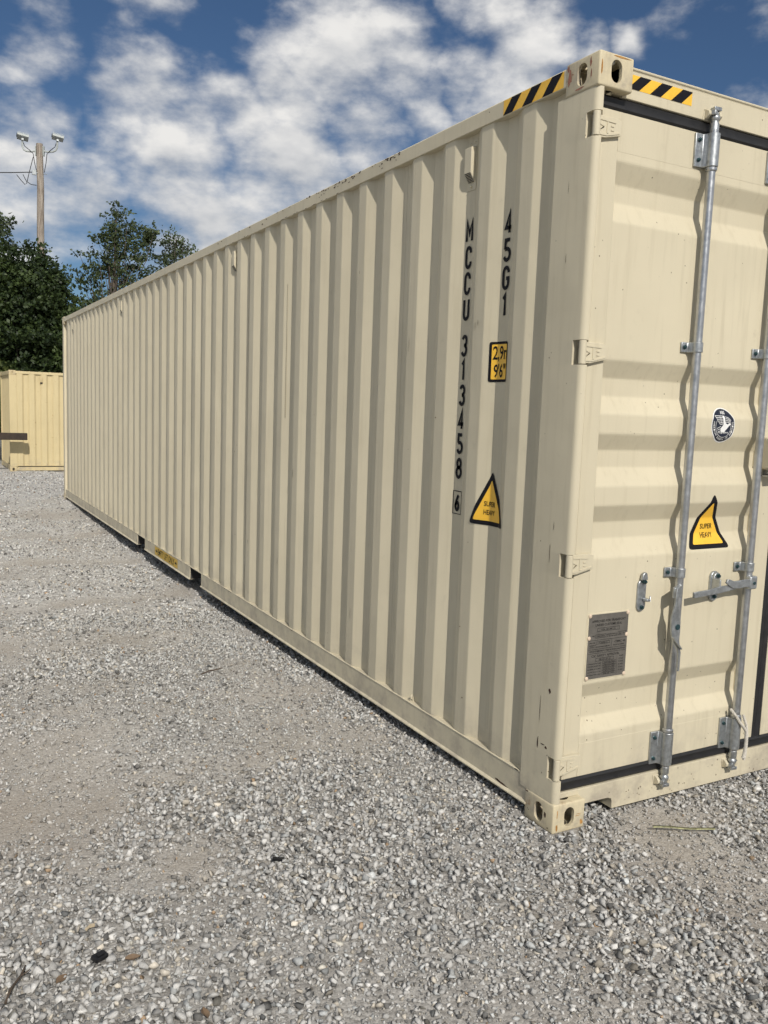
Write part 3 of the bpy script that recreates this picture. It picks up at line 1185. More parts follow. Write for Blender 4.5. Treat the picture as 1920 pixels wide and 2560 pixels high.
def bar_path(mb, pts, w, t):
    """flat bar in the x-z plane following pts, thickness t in y; pts = (x, y, z)"""
    n = len(pts)
    V = []
    for i, p in enumerate(pts):
        a = Vector(pts[max(i - 1, 0)])
        b = Vector(pts[min(i + 1, n - 1)])
        d = (b - a)
        d.y = 0
        d.normalize()
        nx_, nz_ = -d.z, d.x
        ww = w[i] if isinstance(w, (list, tuple)) else w
        for yy in (p[1] - t / 2, p[1] + t / 2):
            V += [(p[0] + nx_ * ww / 2, yy, p[2] + nz_ * ww / 2), (p[0] - nx_ * ww / 2, yy, p[2] - nz_ * ww / 2)]
    F = []
    for i in range(n - 1):
        a, b = i * 4, (i + 1) * 4
        F += [(a, a + 1, b + 1, b), (a + 2, b + 2, b + 3, a + 3), (a, b, b + 2, a + 2), (a + 1, a + 3, b + 3, b + 1)]
    F += [(0, 2, 3, 1), ((n - 1) * 4, (n - 1) * 4 + 1, (n - 1) * 4 + 3, (n - 1) * 4 + 2)]
    mb.add(V, F)


# left rod: handle swung down along the rod
m = MB()
m.prism([(0.604, 0.000), (0.585, 0.002), (0.532, -0.024), (0.532, -0.036), (0.552, -0.036), (0.604, -0.012)], 'z', 0.905, 0.950)
m.build('handle_clevis', M['zinc'], rod_a, 0.003)
m = MB()
bar_path(m, [(0.541, -0.040, 0.946), (0.541, -0.040, 0.890), (0.543, -0.038, 0.860), (0.547, -0.035, 0.832), (0.551, -0.034, 0.800), (0.555, -0.034, 0.760), (0.562, -0.033, 0.728), (0.577, -0.032, 0.700), (0.588, -0.031, 0.675), (0.590, -0.030, 0.596)], [0.014, 0.014, 0.026, 0.048, 0.052, 0.048, 0.034, 0.016, 0.013, 0.012], 0.010)
m.build('handle', M['zinc'], rod_a, 0.002)
m = MB()
m.cyl((0.560, 0.786), 'y', 0.012, -0.0415, -0.038, 14)
m.build('handle_boss', M['bolt'], rod_a)
m = MB()
bar_path(m, [(0.533, -0.043, 0.746), (0.558, -0.043, 0.720), (0.586, -0.041, 0.693)], 0.006, 0.012)
m.build('handle_lip', M['zinc'], rod_a)
# right rod: handle closed across its hub
m = MB()
m.box(1.004, 1.050, -0.022, 0.008, 0.905, 0.962)
m.build('handle_clevis', M['zinc'], rod_b, 0.006)
m = MB()
bar_path(m, [(1.030, -0.016, 0.930), (0.980, -0.014, 0.934), (0.940, -0.012, 0.930), (0.905, -0.012, 0.932), (0.880, -0.012, 0.944), (0.866, -0.010, 0.950)], [0.030, 0.034, 0.034, 0.030, 0.026, 0.018], 0.010)
bar_path(m, [(0.930, -0.004, 0.920), (0.880, -0.004, 0.917), (0.835, -0.004, 0.914), (0.780, -0.006, 0.908), (0.690, -0.010, 0.904), (0.672, -0.010, 0.903)], [0.020, 0.026, 0.030, 0.024, 0.025, 0.025], 0.012)
m.build('handle', M['zinc'], rod_b, 0.0025)
m = MB()
m.cyl((1.028, 0.932), 'y', 0.007, -0.026, -0.020, 12)
m.build('bolt', M['bolt'], rod_b)
# handle hub and handle retainer: pressed plates bolted to the door
m = MB()
m.prism([(a + 0.848, b + 0.921) for a, b in capsule(0.050, 0.130)], 'y', 0.034, 0.0478)
m.prism([(a + 0.848, b + 0.962) for a, b in capsule(0.040, 0.040)], 'y', 0.022, 0.036)
m.box(0.828, 0.836, -0.010, 0.040, 0.905, 0.958)
m.build('handle_hub', M['zinc'], rod_b, 0.003)
for q_ in ((0.848, 0.968, 0.018), (0.848, 0.876, 0.032)):
    m = MB()
    hex_bolt(m, *q_, 0.009)
    m.build('bolt', M['bolt'], rod_b)
m = MB()
m.prism([(a + 0.428, b + 0.910) for a, b in capsule(0.046, 0.132)], 'y', 0.038, 0.0480)
m.prism([(0.412, 0.975), (0.446, 0.975), (0.440, 1.003), (0.428, 1.008), (0.418, 1.000)], 'y', 0.026, 0.040)
m.box(0.432, 0.452, 0.012, 0.040, 0.888, 0.900)
m.box(0.446, 0.452, 0.010, 0.016, 0.888, 0.912)
ret = m.build('handle_retainer', M['zinc'], rod_a, 0.003)
for q_ in ((0.430, 0.968, 0.028), (0.428, 0.862, 0.034)):
    m = MB()
    hex_bolt(m, *q_, 0.009)
    m.build('bolt', M['bolt'], rod_a)

# lock box on the inner edge of the doors
m = MB()
m.prism([(-0.030, 1.425), (-0.030, 1.535), (-0.018, 1.556), (0.046, 1.560), (0.046, 1.420), (-0.024, 1.420)], 'x', 1.083, 1.300)
lb = m.build('lock_box', M['door_paint'], box40, 0.008, 3)
m = MB()
m.box(1.100, 1.290, -0.012, 0.046, 1.388, 1.397)
m.box(1.115, 1.140, -0.008, 0.046, 1.397, 1.420)
m.build('lock_plate', M['galv'], lb, 0.002)

# ventilators on the inner folds, below the top rail
for i in (1, 13, 27, 39):
    yc = Y0 + PITCH * i - 0.102
    if i == 1:
        yc = 0.8175
    x = XI
    m = MB()
    m.prism([(yc - 0.030, 2.585), (yc + 0.030, 2.585), (yc + 0.033, 2.592), (yc + 0.033, 2.795), (yc - 0.033, 2.795), (yc - 0.033, 2.592)], 'x', x - 0.0045, x - 0.001)
    v = m.build('ventilator', M['paint'], box40)
    m = MB()
    m.prism([(x - 0.004, 2.768), (x - 0.030, 2.760), (x - 0.030, 2.655), (x - 0.004, 2.615)], 'y', yc - 0.026, yc + 0.026)
    m.build('vent_hood', M['paint'], v, 0.003)
    m = MB()
    for k in range(7):
        t = (k + 0.6) / 7.6
        m.box(x - 0.031 + 0.026 * t - 0.0015, x - 0.031 + 0.026 * t + 0.002, yc - 0.021, yc + 0.021, 2.655 - 0.04 * t - 0.0012, 2.655 - 0.04 * t + 0.0012)
    m.build('vent_slot', M['dark_steel'], v)
    for dy_, zz_, r_ in ((0, 2.600, 0.007), (0.018, 2.783, 0.005), (-0.018, 2.783, 0.005)):
        m = MB()
        m.ball((x - 0.005, yc + dy_, zz_), r_)
        m.build('rivet', M['paint'], v)

# lashing ring left in the bottom ledge
m = MB()
m.tube([(0.030, 1.121, 0.172), (0.026, 1.121, 0.195), (0.020, 1.119, 0.206), (0.014, 1.117, 0.200), (0.014, 1.116, 0.188)], 0.004, 8)
m.build('lashing_ring', M['paint'], box40)


# ------------------------------------------------------------------ markings on the container
def G(ch):
    """container lettering: centre-line strokes in a 1 x 2 box"""
    A = arc
    if ch == 'M':
        return [[(0, 0), (0, 2), (0.5, 0.75), (1, 2), (1, 0)]]
    if ch == 'C':
        return [[(1, 1.45)] + A(0.5, 1.5, 0.5, 0, 180, 10) + A(0.5, 0.5, 0.5, 180, 360, 10) + [(1, 0.55)]]
    if ch == 'U':
        return [[(0, 2)] + A(0.5, 0.5, 0.5, 180, 360, 10) + [(1, 2)]]
    if ch == '1':
        return [[(0.18, 1.62), (0.55, 2), (0.55, 0)]]
    if ch == '3':
        return [A(0.5, 1.5, 0.48, 160, -80, 12) + [(0.42, 1.03)], [(0.42, 1.03)] + A(0.47, 0.51, 0.52, 88, -160, 14)]
    if ch == '4':
        return [[(0.72, 0), (0.72, 2), (0, 0.52), (1.05, 0.52)]]
    if ch == '5':
        return [[(0.95, 2), (0.12, 2), (0.06, 1.12)], [(0.06, 1.12)] + A(0.47, 0.6, 0.55, 100, -160, 14)]
    if ch == '8':
        return [A(0.5, 1.52, 0.44, -90, 270, 18), A(0.5, 0.54, 0.54, 90, 450, 18)]
    if ch == '6':
        return [A(0.5, 0.55, 0.5, 100, 460, 18), [(0.86, 2), (0.30, 1.35)] + A(0.5, 0.55, 0.52, 150, 200, 5)]
    if ch == 'G':
        return [[(1, 1.5)] + A(0.5, 1.5, 0.5, 20, 180, 9) + A(0.5, 0.5, 0.5, 180, 360, 10) + [(1, 0.95), (0.55, 0.95)]]
    return []


_rp = rounded([(x_, y_) for y_, x_ in KN[:20]], 0.005)
_ry, _rx = [b for a, b in _rp], [a for a, b in _rp]


def side_fn(y, z, off=0.0028):
    return (float(np.interp(-y, _ry, _rx)) - off - 0.001, -y, z)


side_cuts = [-k for k in _ry[1:-1] if k < 1.0]


def side_char(ch, yc, ztop, h, w, pen=0.0158):
    shapes = []
    for s in G(ch):
        pts = [((px - 0.5) * (w - pen) - yc, ztop - h + pen / 2 + pz / 2 * (h - pen)) for px, pz in s]
        shapes.append(stroke(pts, pen))
    decal('letter', M['ink'], box40, shapes, side_fn, side_cuts)


z = 2.462
for ch in 'MCCU':
    side_char(ch, 0.8175, z, 0.100, 0.056 if ch == 'M' else 0.050)
    z -= 0.1125
z = 1.965
for ch in '313458':
    side_char(ch, 0.8185, z, 0.098, 0.048)
    z -= 0.1098
side_char('6', 0.8195, 1.251, 0.084, 0.040)
bx = [(-0.8195 - 0.032, 1.158), (-0.8195 + 0.032, 1.158), (-0.8195 + 0.032, 1.262), (-0.8195 - 0.032, 1.262)]
decal('check_digit_box', M['ink'], box40, [stroke(bx, 0.0035, True)], side_fn, side_cuts)
z = 2.452
for ch in '45G1':
    side_char(ch, 0.534, z, 0.099, 0.050)
    z -= 0.1115


def round_poly(pts, r, n=5):
    out = []
    m = len(pts)
    for i in range(m):
        a, b, c = Vector(pts[i - 1]), Vector(pts[i]), Vector(pts[(i + 1) % m])
        p = b + (a - b).normalized() * r
        q = b + (c - b).normalized() * r
        for k in range(n + 1):
            t = k / n
            out.append(tuple(p * (1 - t) ** 2 + b * 2 * t * (1 - t) + q * t ** 2))
    return out


def shift(sh, dx, dz):
    return ([(a + dx, b + dz) for a, b in sh[0]], sh[1])


# height sign, wrapped over the fold
yl, yr, zb, zt = -0.604, -0.4965, 1.752, 1.920


def clip_right(shape, lim):
    bm = bmesh.new()
    vs_, fs_ = shape
    bv = [bm.verts.new((a, b, 0)) for a, b in vs_]
    for f in fs_:
        try:
            bm.faces.new([bv[i_] for i_ in f])
        except ValueError:
            pass
    bmesh.ops.bisect_plane(bm, geom=list(bm.verts) + list(bm.edges) + list(bm.faces), plane_co=(lim, 0, 0), plane_no=(1, 0, 0), clear_outer=True)
    bm.verts.index_update()
    r_ = ([(v.co.x, v.co.y) for v in bm.verts], [tuple(v.index for v in f.verts) for f in bm.faces])
    bm.free()
    return r_


decal('height_sign', M['ink'], box40, [flat_poly(round_poly([(yl, zb), (yr, zb), (yr, zt), (yl, zt)], 0.010))], lambda a, b: side_fn(a, b, 0.0028), side_cuts)
hs = decal('height_sign', M['yellow'], box40, [flat_poly(round_poly([(yl + 0.013, zb + 0.011), (yr - 0.003, zb + 0.011), (yr - 0.003, zt - 0.011), (yl + 0.013, zt - 0.011)], 0.005))], lambda a, b: side_fn(a, b, 0.0038), side_cuts)
decal('sign_print', M['ink'], hs, [clip_right(shift(text_tris('2,9m', 0.066, 0.104), -0.533, 1.836), yr - 0.004), shift(text_tris("9'6\"", 0.058, 0.074), -0.541, 1.770)], lambda a, b: side_fn(a, b, 0.0048), side_cuts)

# weight triangles, on the side and on the door
tri_o = [(-0.126, 0.0), (0.126, 0.0), (0.0, 0.238)]
tri_i = [(-0.094, 0.019), (0.094, 0.019), (0.0, 0.198)]


def warn(fn0, cx, z0, cuts, axis, wx=1.0):
    f = lambda sh: [([(a * wx + cx + 0.06 * (1 - wx) * b / 0.238, b + z0) for a, b in sh[0]], sh[1])]
    decal('weight_sign', M['ink'], box40, f(flat_poly(round_poly(tri_o, 0.022))), lambda a, b: fn0(a, b, 0.0028), cuts, axis)
    w = decal('weight_sign', M['yellow'], box40, f(flat_poly(round_poly(tri_i, 0.010))), lambda a, b: fn0(a, b, 0.0038), cuts, axis)
    decal('sign_print', M['ink'], w, f(shift(text_tris('SUPER', 0.022, 0.072), 0, 0.082)) + f(shift(text_tris('HEAVY', 0.022, 0.072), 0, 0.045)), lambda a, b: fn0(a, b, 0.0048), cuts, axis)


_dp = rounded([(b, a) for a, b in DK], 0.006)
_rz, _rdy = [b for a, b in _dp], [a for a, b in _dp]


def door_fn(x, z, off=0.0028):
    return (x, float(np.interp(z, _rz, _rdy)) - off, z)


warn(side_fn, -0.560, 1.138, side_cuts, 0, 0.925)
door_cuts = [k for k in _rz if 1.0 < k < 1.75]
warn(door_fn, 0.818, 1.082, door_cuts, 1)

# classification emblem on the door
ex, ez = 0.834, 1.604
ell = lambda rx, rz, n=36: [(ex + rx * math.cos(2 * math.pi * k / n), ez + rz * math.sin(2 * math.pi * k / n)) for k in range(n)]
decal('emblem', M['white'], box40, [flat_poly(ell(0.071, 0.073))], lambda a, b: door_fn(a, b, 0.0028), door_cuts, 1)
em = decal('emblem', M['navy'], box40, [flat_poly(ell(0.0665, 0.0685))], lambda a, b: door_fn(a, b, 0.0036), door_cuts, 1)
E_ = lambda a, b: (ex + a * 0.001, ez + b * 0.001)
sh = [stroke([E_(46 * math.cos(R(t)), -4 + 46 * math.sin(R(t))) for t in range(150, 391, 12)], 0.0016)]
# bird: body, head, tail feathers, two barred wings
sh.append(flat_poly([E_(*p) for p in ((-6, 40), (6, 40), (8, 20), (14, 8), (26, 4), (34, 10), (40, 8), (46, 12), (44, 4), (34, -2), (24, -12), (12, -22), (6, -34), (-2, -30), (-8, -36), (-14, -28), (-18, -14), (-6, -4), (0, 4))]))
for k in range(6):
    t = k / 5
    sh.append(stroke([E_(-50 + 34 * t, 39 - 36 * t), E_(-4 + 2 * t, 39 - 33 * t)], 0.0022))
sh.append(stroke([E_(-50, 39), E_(-38, 22), E_(-18, 2)], 0.0022))
sh.append(stroke([E_(-22, 39), E_(-16, 20), E_(-8, 4)], 0.0018))
for k in range(4):
    t = k / 3
    sh.append(stroke([E_(10, 36 - 22 * t), E_(28 - 4 * t, 32 - 18 * t), E_(44 - 8 * t, 20 - 10 * t)], 0.0022))
for k in range(3):
    sh.append(stroke([E_(-38 + 3 * k, -14 - 7 * k), E_(-14, -4 - 9 * k)], 0.0020))
for k in range(5):
    sh.append(stroke([E_(-30 + 12 * k, -32 - 3 * (k % 2)), E_(-22 + 12 * k, -28), E_(-16 + 12 * k, -34)], 0.0018))
sh.append(shift(text_tris('ABS', 0.014, 0.028), ex, ez + 0.046))
word = 'AMERICAN BUREAU OF SHIPPING'
for k, ch in enumerate(word):
    if ch == ' ':
        continue
    ang = 168 + (372 - 168) * k / (len(word) - 1)
    vs, fs = text_tris(ch, 0.0085, 0.0058)
    c, s_ = math.cos(R(ang + 90)), math.sin(R(ang + 90))
    px, pz = ex + 0.0610 * math.cos(R(ang)), ez + 0.0625 * math.sin(R(ang))
    sh.append(([(px + a * c - b * s_, pz + a * s_ + b * c) for a, b in vs], fs))
decal('emblem_print', M['white'], em, sh, lambda a, b: door_fn(a, b, 0.0044), door_cuts, 1)

# data plate
px0, px1, pz0, pz1 = 0.160, 0.367, 0.590, 0.850
m = MB().box(px0, px1, 0.0430, 0.0462, pz0, pz1)
m.box(px0 - 0.004, px1 + 0.004, 0.0455, 0.0478, pz0 - 0.004, pz1 + 0.004)
plate_back = m
MB().box(px0 - 0.005, px1 + 0.005, 0.0442, 0.0490, pz0 - 0.005, pz1 + 0.005).build('plate_mount', M['door_paint'], box40, 0.001, 1)
pl = MB().box(px0, px1, 0.0424, 0.0440, pz0, pz1).build('data_plate', M['plate'], box40)
pf = lambda a, b: (px0 + a * (px1 - px0), 0.0419, pz1 - b * (pz1 - pz0))


def pt(s, cx, cz, h, w):
    vs, fs = text_tris(s, 1.0)
    x_ = [a for a, b in vs]
    k = w / (max(x_) - min(x_))
    return ([(cx + a * k, cz - b * h) for a, b in vs], fs)


def prect(a0, a1, b0, b1, w=0.006):
    return stroke([(a0, b0), (a1, b0), (a1, b1), (a0, b1)], w, True)


sh = [pt('APPROVED FOR TRANSPORT', .5, .125, .038, .86), pt('UNDER CUSTOMS SEAL', .5, .185, .038, .68), prect(.22, .78, .215, .265), pt('USA 301-MC15', .5, .257, .028, .36),
      pt('TYPE', .12, .345, .020, .08), prect(.18, .45, .315, .365), pt('CB2A-35-01', .31, .352, .024, .2), pt('MANUFACTURER NO', .6, .335, .018, .26), pt('OF THE CONTAINER', .6, .365, .018, .26), prect(.75, .96, .305, .355), pt('MC 35', .85, .343, .022, .14),
      stroke([(.02, .40), (.98, .40)], .005), pt('UNIT NO', .11, .450, .022, .15), prect(.22, .55, .425, .462), pt('313458 6', .38, .455, .022, .22), stroke([(.60, .40), (.60, .53)], .005), pt('CIMC', .77, .470, .034, .19), stroke([(.89, .453), (.96, .453)], .012), stroke([(.925, .435), (.925, .472)], .012),
      pt('OWNED BY', .12, .487, .018, .17), pt('LEASED CONTAINERS LIMITED', .30, .515, .016, .52), pt('MADE IN CHINA', .79, .515, .018, .28), stroke([(.02, .54), (.98, .54)], .005), pt('WOOD COMPONENTS TREATED RADALEUM FHP-60', .5, .585, .024, .9), stroke([(.02, .605), (.98, .605)], .005),
      pt('CSC SAFETY APPROVAL', .47, .665, .036, .72), prect(.22, .68, .685, .730), pt('GB-LR 301-8', .45, .722, .026, .3), stroke([(.77, .62), (.77, .97)], .005), pt('DATE MANUFACTURED', .2, .775, .018, .34), pt('IDENTIFICATION NO', .2, .815, .018, .34), pt('MAXIMUM GROSS MASS', .2, .860, .018, .34), pt('ALLOW STACK LOAD', .2, .905, .018, .34), pt('RACKING TEST LOAD', .2, .948, .018, .34)]
for k in range(6):
    sh.append(prect(.40, .74, .745 + .036 * k, .772 + .036 * k, .004))
    sh.append(pt('32500 KG 71650', .57, .769 + .036 * k, .018, .28))
    sh.append(pt('7/05', .87, .70 + .045 * k, .020, .12))
decal('plate_print', M['plate_ink'], pl, sh, pf)
for a, b in ((.02, .015), (.98, .015), (.02, .36), (.98, .36), (.02, .985), (.98, .985)):
    q = pf(a, b)
    m = MB()
    m.ball((q[0], 0.0420, q[2]), 0.0085, 1, 0.5, 1, 10, 6)
    m.build('plate_rivet', M['rivet'], pl)


# hazard chevrons at the top corner
def chevron(fn, a0, a1, b0, b1, n, lean, name_par):
    base = decal('hazard_tape', M['yellow'], name_par, [flat_poly([(a0, b0), (a1, b0), (a1, b1), (a0, b1)])], lambda a, b: fn(a, b, 0.0008))
    step = (a1 - a0) / n
    sh = []
    for k in range(-1, n + 1):
        l0 = a0 + k * step
        quad = [(l0, b0), (l0 + step * 0.5, b0), (l0 + step * 0.5 + lean, b1), (l0 + lean, b1)]
        # clip to the tape
        bm = bmesh.new()
        f = bm.faces.new([bm.verts.new((a, b, 0)) for a, b in quad])
        for c, nn in ((a0, -1), (a1, 1)):
            bmesh.ops.bisect_plane(bm, geom=list(bm.verts) + list(bm.edges) + list(bm.faces), plane_co=(c, 0, 0), plane_no=(nn, 0, 0), clear_outer=True)
        for f in bm.faces:
            sh.append(flat_poly([(v.co.x, v.co.y) for v in f.verts]))
        bm.free()
    decal('hazard_stripe', M['ink'], base, sh, lambda a, b: fn(a, b, 0.0016))


chevron(lambda a, b, o: (a, 0.036 - o, b), 0.172, 0.500, 2.810, 2.860, 3, 0.058, box40)
chevron(lambda a, b, o: (0.002 - o, -a, b), -0.560, -0.190, 2.8215, 2.8795, 3, 0.055, box40)

# empty-lift label on the bottom rail
lab = decal('lift_label', M['ochre'], box40, [flat_poly([(-6.245, 0.072), (-5.390, 0.072), (-5.390, 0.158), (-6.245, 0.158)])], lambda a, b: (0.006 - 0.0008, -a, b))
sh = [shift(text_tris('EMPTY LIFT ONLY', 0.062, 0.62), -5.815, 0.084), ([(-6.215, 0.115), (-6.175, 0.135), (-6.175, 0.122), (-6.145, 0.122), (-6.145, 0.108), (-6.175, 0.108), (-6.175, 0.095)], [tuple(range(7))]), ([(-5.415, 0.115), (-5.455, 0.135), (-5.455, 0.122), (-5.485, 0.122), (-5.485, 0.108), (-5.455, 0.108), (-5.455, 0.095)], [tuple(range(7))])]
decal('label_print', M['ink'], lab, sh, lambda a, b: (0.006 - 0.0016, -a, b))


# paint knocked off: small ragged flakes showing rusty steel
def flakes(name, parent, spots, fn, mat=None):
    sh = []
    for a, b, ra, rb in spots:
        n = 9
        ph = random.random() * 6
        sh.append(flat_poly([(a + ra * random.uniform(0.45, 1.1) * math.cos(ph + 2 * math.pi * k / n), b + rb * random.uniform(0.4, 1.1) * math.sin(ph + 2 * math.pi * k / n)) for k in range(n)]))
    o = decal(name, mat or M['chip'], parent, sh, fn)
    o['kind'] = 'stuff'
    return o


sp = []
for k in range(64):
    yy = random.choice([random.uniform(1.75, 2.7), random.uniform(1.9, 2.4), random.uniform(2.8, 4.6), random.uniform(1.4, 1.7)])
    zz = 2.880 - abs(random.gauss(0, 0.013))
    sp.append((-yy, zz, random.uniform(0.004, 0.018), random.uniform(0.002, 0.006)))
for k in range(14):
    sp.append((-random.uniform(2.0, 4.2), 2.8205 + random.uniform(0, 0.003), random.uniform(0.008, 0.03), 0.002))
flakes('paint_chips', top_rail, sp, lambda a, b: (0.0011, -a, b))
sp = [(-0.120, 0.330, 0.004, 0.030), (-0.090, 0.335, 0.018, 0.0025), (-0.070, 0.328, 0.008, 0.007), (-0.118, 0.46, 0.0018, 0.09), (-0.066, 0.56, 0.008, 0.014), (-0.115, 1.10, 0.0015, 0.06), (-0.122, 2.2, 0.0015, 0.03), (-0.10, 1.2, 0.0015, 0.02), (-0.055, 2.62, 0.003, 0.003), (-0.13, 2.45, 0.001, 0.03), (-0.045, 0.24, 0.003, 0.004), (-0.06, 0.30, 0.0025, 0.003), (-0.085, 0.22, 0.002, 0.005)]
flakes('paint_chips', near_post, sp, lambda a, b: (0.0021, -a, b))
sp = [(-0.245, 0.1690, 0.020, 0.003), (-0.19, 0.1665, 0.02, 0.004), (-0.34, 0.070, 0.045, 0.006), (-0.37, 0.0735, 0.02, 0.005)] + [(-random.uniform(2, 4.2), 0.1655, random.uniform(0.008, 0.02), 0.003) for _ in range(9)]
flakes('paint_chips', bottom_rail, sp, lambda a, b: (0.0052 if b < 0.16 else 0.0032, -a, b))
for z0 in (0,):
    sp = [(-0.048, 0.062, 0.006, 0.016), (-0.165, 0.112, 0.012, 0.004), (-0.03, 0.015, 0.004, 0.004), (-0.15, 0.04, 0.006, 0.002)]
    flakes('paint_chips', near_post, sp, lambda a, b: (-0.0006, -a, b))
sp = [(-0.155, CH - 0.05, 0.012, 0.035), (-0.165, CH - 0.02, 0.008, 0.015), (-0.045, CH - 0.03, 0.006, 0.02), (-0.04, CH - 0.07, 0.004, 0.022), (-0.14, CH - 0.045, 0.006, 0.003), (-0.10, CH - 0.105, 0.03, 0.004)]
M['primer'] = plain('red_primer', (0.30, 0.13, 0.085), 0.7, 0, 0.4, 50)
flakes('paint_chips', near_post, sp, lambda a, b: (-0.0006, -a, b), M['primer'])
M['rust_scrape'] = plain('orange_rust', (0.38, 0.19, 0.05), 0.8, 0, 0.4, 60)
sp = [(0.145, 0.025, 0.012, 0.014), (0.02, 0.02, 0.006, 0.02), (0.125, 0.055, 0.02, 0.002), (0.13, 0.062, 0.018, 0.0015), (0.02, 0.08, 0.003, 0.02), (0.012, CH - 0.06, 0.004, 0.045), (0.10, CH - 0.008, 0.05, 0.004)]
flakes('paint_chips', near_post, sp, lambda a, b: (a, -0.0006, b), M['rust_scrape'])
# stray specks on the doors
sp = []
for k in range(46):
    sp.append((random.uniform(0.17, 1.18), random.choice([random.uniform(0.2, 0.34), random.uniform(0.33, 0.6), random.uniform(0.7, 2.6)]), random.uniform(0.0012, 0.0032), random.uniform(0.0012, 0.004)))
sp = [q for q in sp if not (1.07 < q[0] < 1.1)]
flakes('paint_chips', doors[0], sp, lambda a, b: (a, (door_y(b) if 0.152 < a < 1.083 and 0.33 < b < 2.58 else 0.0455) - 0.0026, b))
sp = [(random.uniform(0.36, 1.6), random.uniform(0.035, 0.135), random.uniform(0.002, 0.0045), random.uniform(0.002, 0.005)) for _ in range(34)]
flakes('paint_chips', doors[0], sp, lambda a, b: (a, 0.0352, b))

sp = []
for k in range(46):
    i_ = random.randrange(1, 36)
    yy = Y0 + PITCH * i_ + random.uniform(0.010, 0.070)
    if random.random() < 0.6:
        sp.append((-yy, random.uniform(0.3, 2.7), random.uniform(0.0015, 0.004), random.uniform(0.008, 0.05)))
    else:
        sp.append((-yy, random.uniform(0.22, 1.6), random.uniform(0.004, 0.012), random.uniform(0.002, 0.006)))
M['scuff'] = plain('paint_scuff', (0.26, 0.21, 0.14), 0.7, 0, 0.35, 50)
flakes('paint_scuffs', box40, sp, lambda a, b: (XO - 0.0042, -a, b), M['scuff'])

# cord tied round the right rod's lower bracket
cord = MB()
path = [(1.000, 0.020, 0.360), (1.005, -0.008, 0.335), (1.022, -0.018, 0.305), (1.044, -0.022, 0.282), (1.062, -0.021, 0.262), (1.068, -0.020, 0.215), (1.066, -0.020, 0.170), (1.058, -0.019, 0.135)]
path2 = [(1.062, 0.000, 0.330), (1.070, -0.014, 0.285), (1.070, -0.021, 0.240), (1.072, -0.021, 0.195), (1.070, -0.019, 0.150), (1.066, -0.019, 0.128)]


def rope(mb, pts, r, turns=150):
    P = [Vector(p) for p in pts]
    dense = []
    for i in range(len(P) - 1):
        for k in range(14):
            dense.append(P[i].lerp(P[i + 1], k / 14))
    for ph in (0, 2.09, 4.19):
        q = []
        for i, p in enumerate(dense):
            t = (dense[min(i + 1, len(dense) - 1)] - dense[max(i - 1, 0)]).normalized()
            u = t.orthogonal().normalized()
            w = t.cross(u)
            a = i * 0.55 + ph
            q.append(p + (u * math.cos(a) + w * math.sin(a)) * r * 0.55)
        mb.tube(q, r * 0.62, 6)


rope(cord, path, 0.006)
rope(cord, path2, 0.006)
co_ = cord.build('cord', M['rope'])
tag(co_, 'white twisted cord hanging from the right locking rod foot', 'cord')


# ------------------------------------------------------------------ the tan container behind
OX, OY, OZ = 0.062, 21.50, -0.296
L2, W2, H2 = 6.058, 2.438, 2.591
box20 = thing('shipping_container', 'tan yellow shipping container standing side-on behind the long cream one', 'shipping container', (OX, OY, OZ))
pitch2 = 0.2935
kn = [(0.10, 0.008)]
x = 0.24
while x < L2 - 0.3:
    kn += [(x, 0.008), (x + 0.125, 0.008), (x + 0.150, 0.036), (x + 0.250, 0.036), (x + 0.2935 - 0.0005, 0.008)]
    x += pitch2
kn += [(L2 - 0.1, 0.008)]
kn2 = []
x = 0.06
while x < L2 - 0.3:
    # near edge of each trough turns from the sun
    kn2 += [(x, 0.044), (x + 0.090, 0.044), (x + 0.135, 0.006), (x + 0.2485, 0.006)]
    x += pitch2
prof = rounded([(a, b) for a, b in kn2] + [(L2 - 0.06, 0.006)], 0.006)
for flip in (0, 1):
    MB().strip([(a, W2 - b if flip else b) for a, b in prof], 'z', 0.150, H2 - 0.075).build('side_panel', M['tan_paint'], box20, smooth=False)
    yy = (W2 - 0.062, W2 - 0.003) if flip else (0.003, 0.062)
    MB().box(0.15, L2 - 0.15, *yy, H2 - 0.085, H2 - 0.018).build('top_rail', M['tan_paint'], box20, 0.003)
    yy = (W2 - 0.062, W2 - 0.030) if flip else (0.030, 0.062)
    MB().box(0.15, L2 - 0.15, *yy, 0.020, 0.118).build('bottom_rail', M['tan_paint'], box20, 0.003)
    yy = (W2 - 0.06, W2 + 0.004) if flip else (-0.004, 0.06)
    MB().box(0.15, L2 - 0.15, *yy, 0.142, 0.152).build('rail_flange', M['tan_paint'], box20)
for cxp in (0, 1):
    for cyp in (0, 1):
        xx = (L2 - 0.185, L2 - 0.003) if cxp else (0.003, 0.185)
        yy = (W2 - 0.12, W2 - 0.003) if cyp else (0.003, 0.12)
        MB().box(*xx, *yy, 0.118, H2 - 0.118).build('corner_post', M['tan_paint'], box20, 0.006)
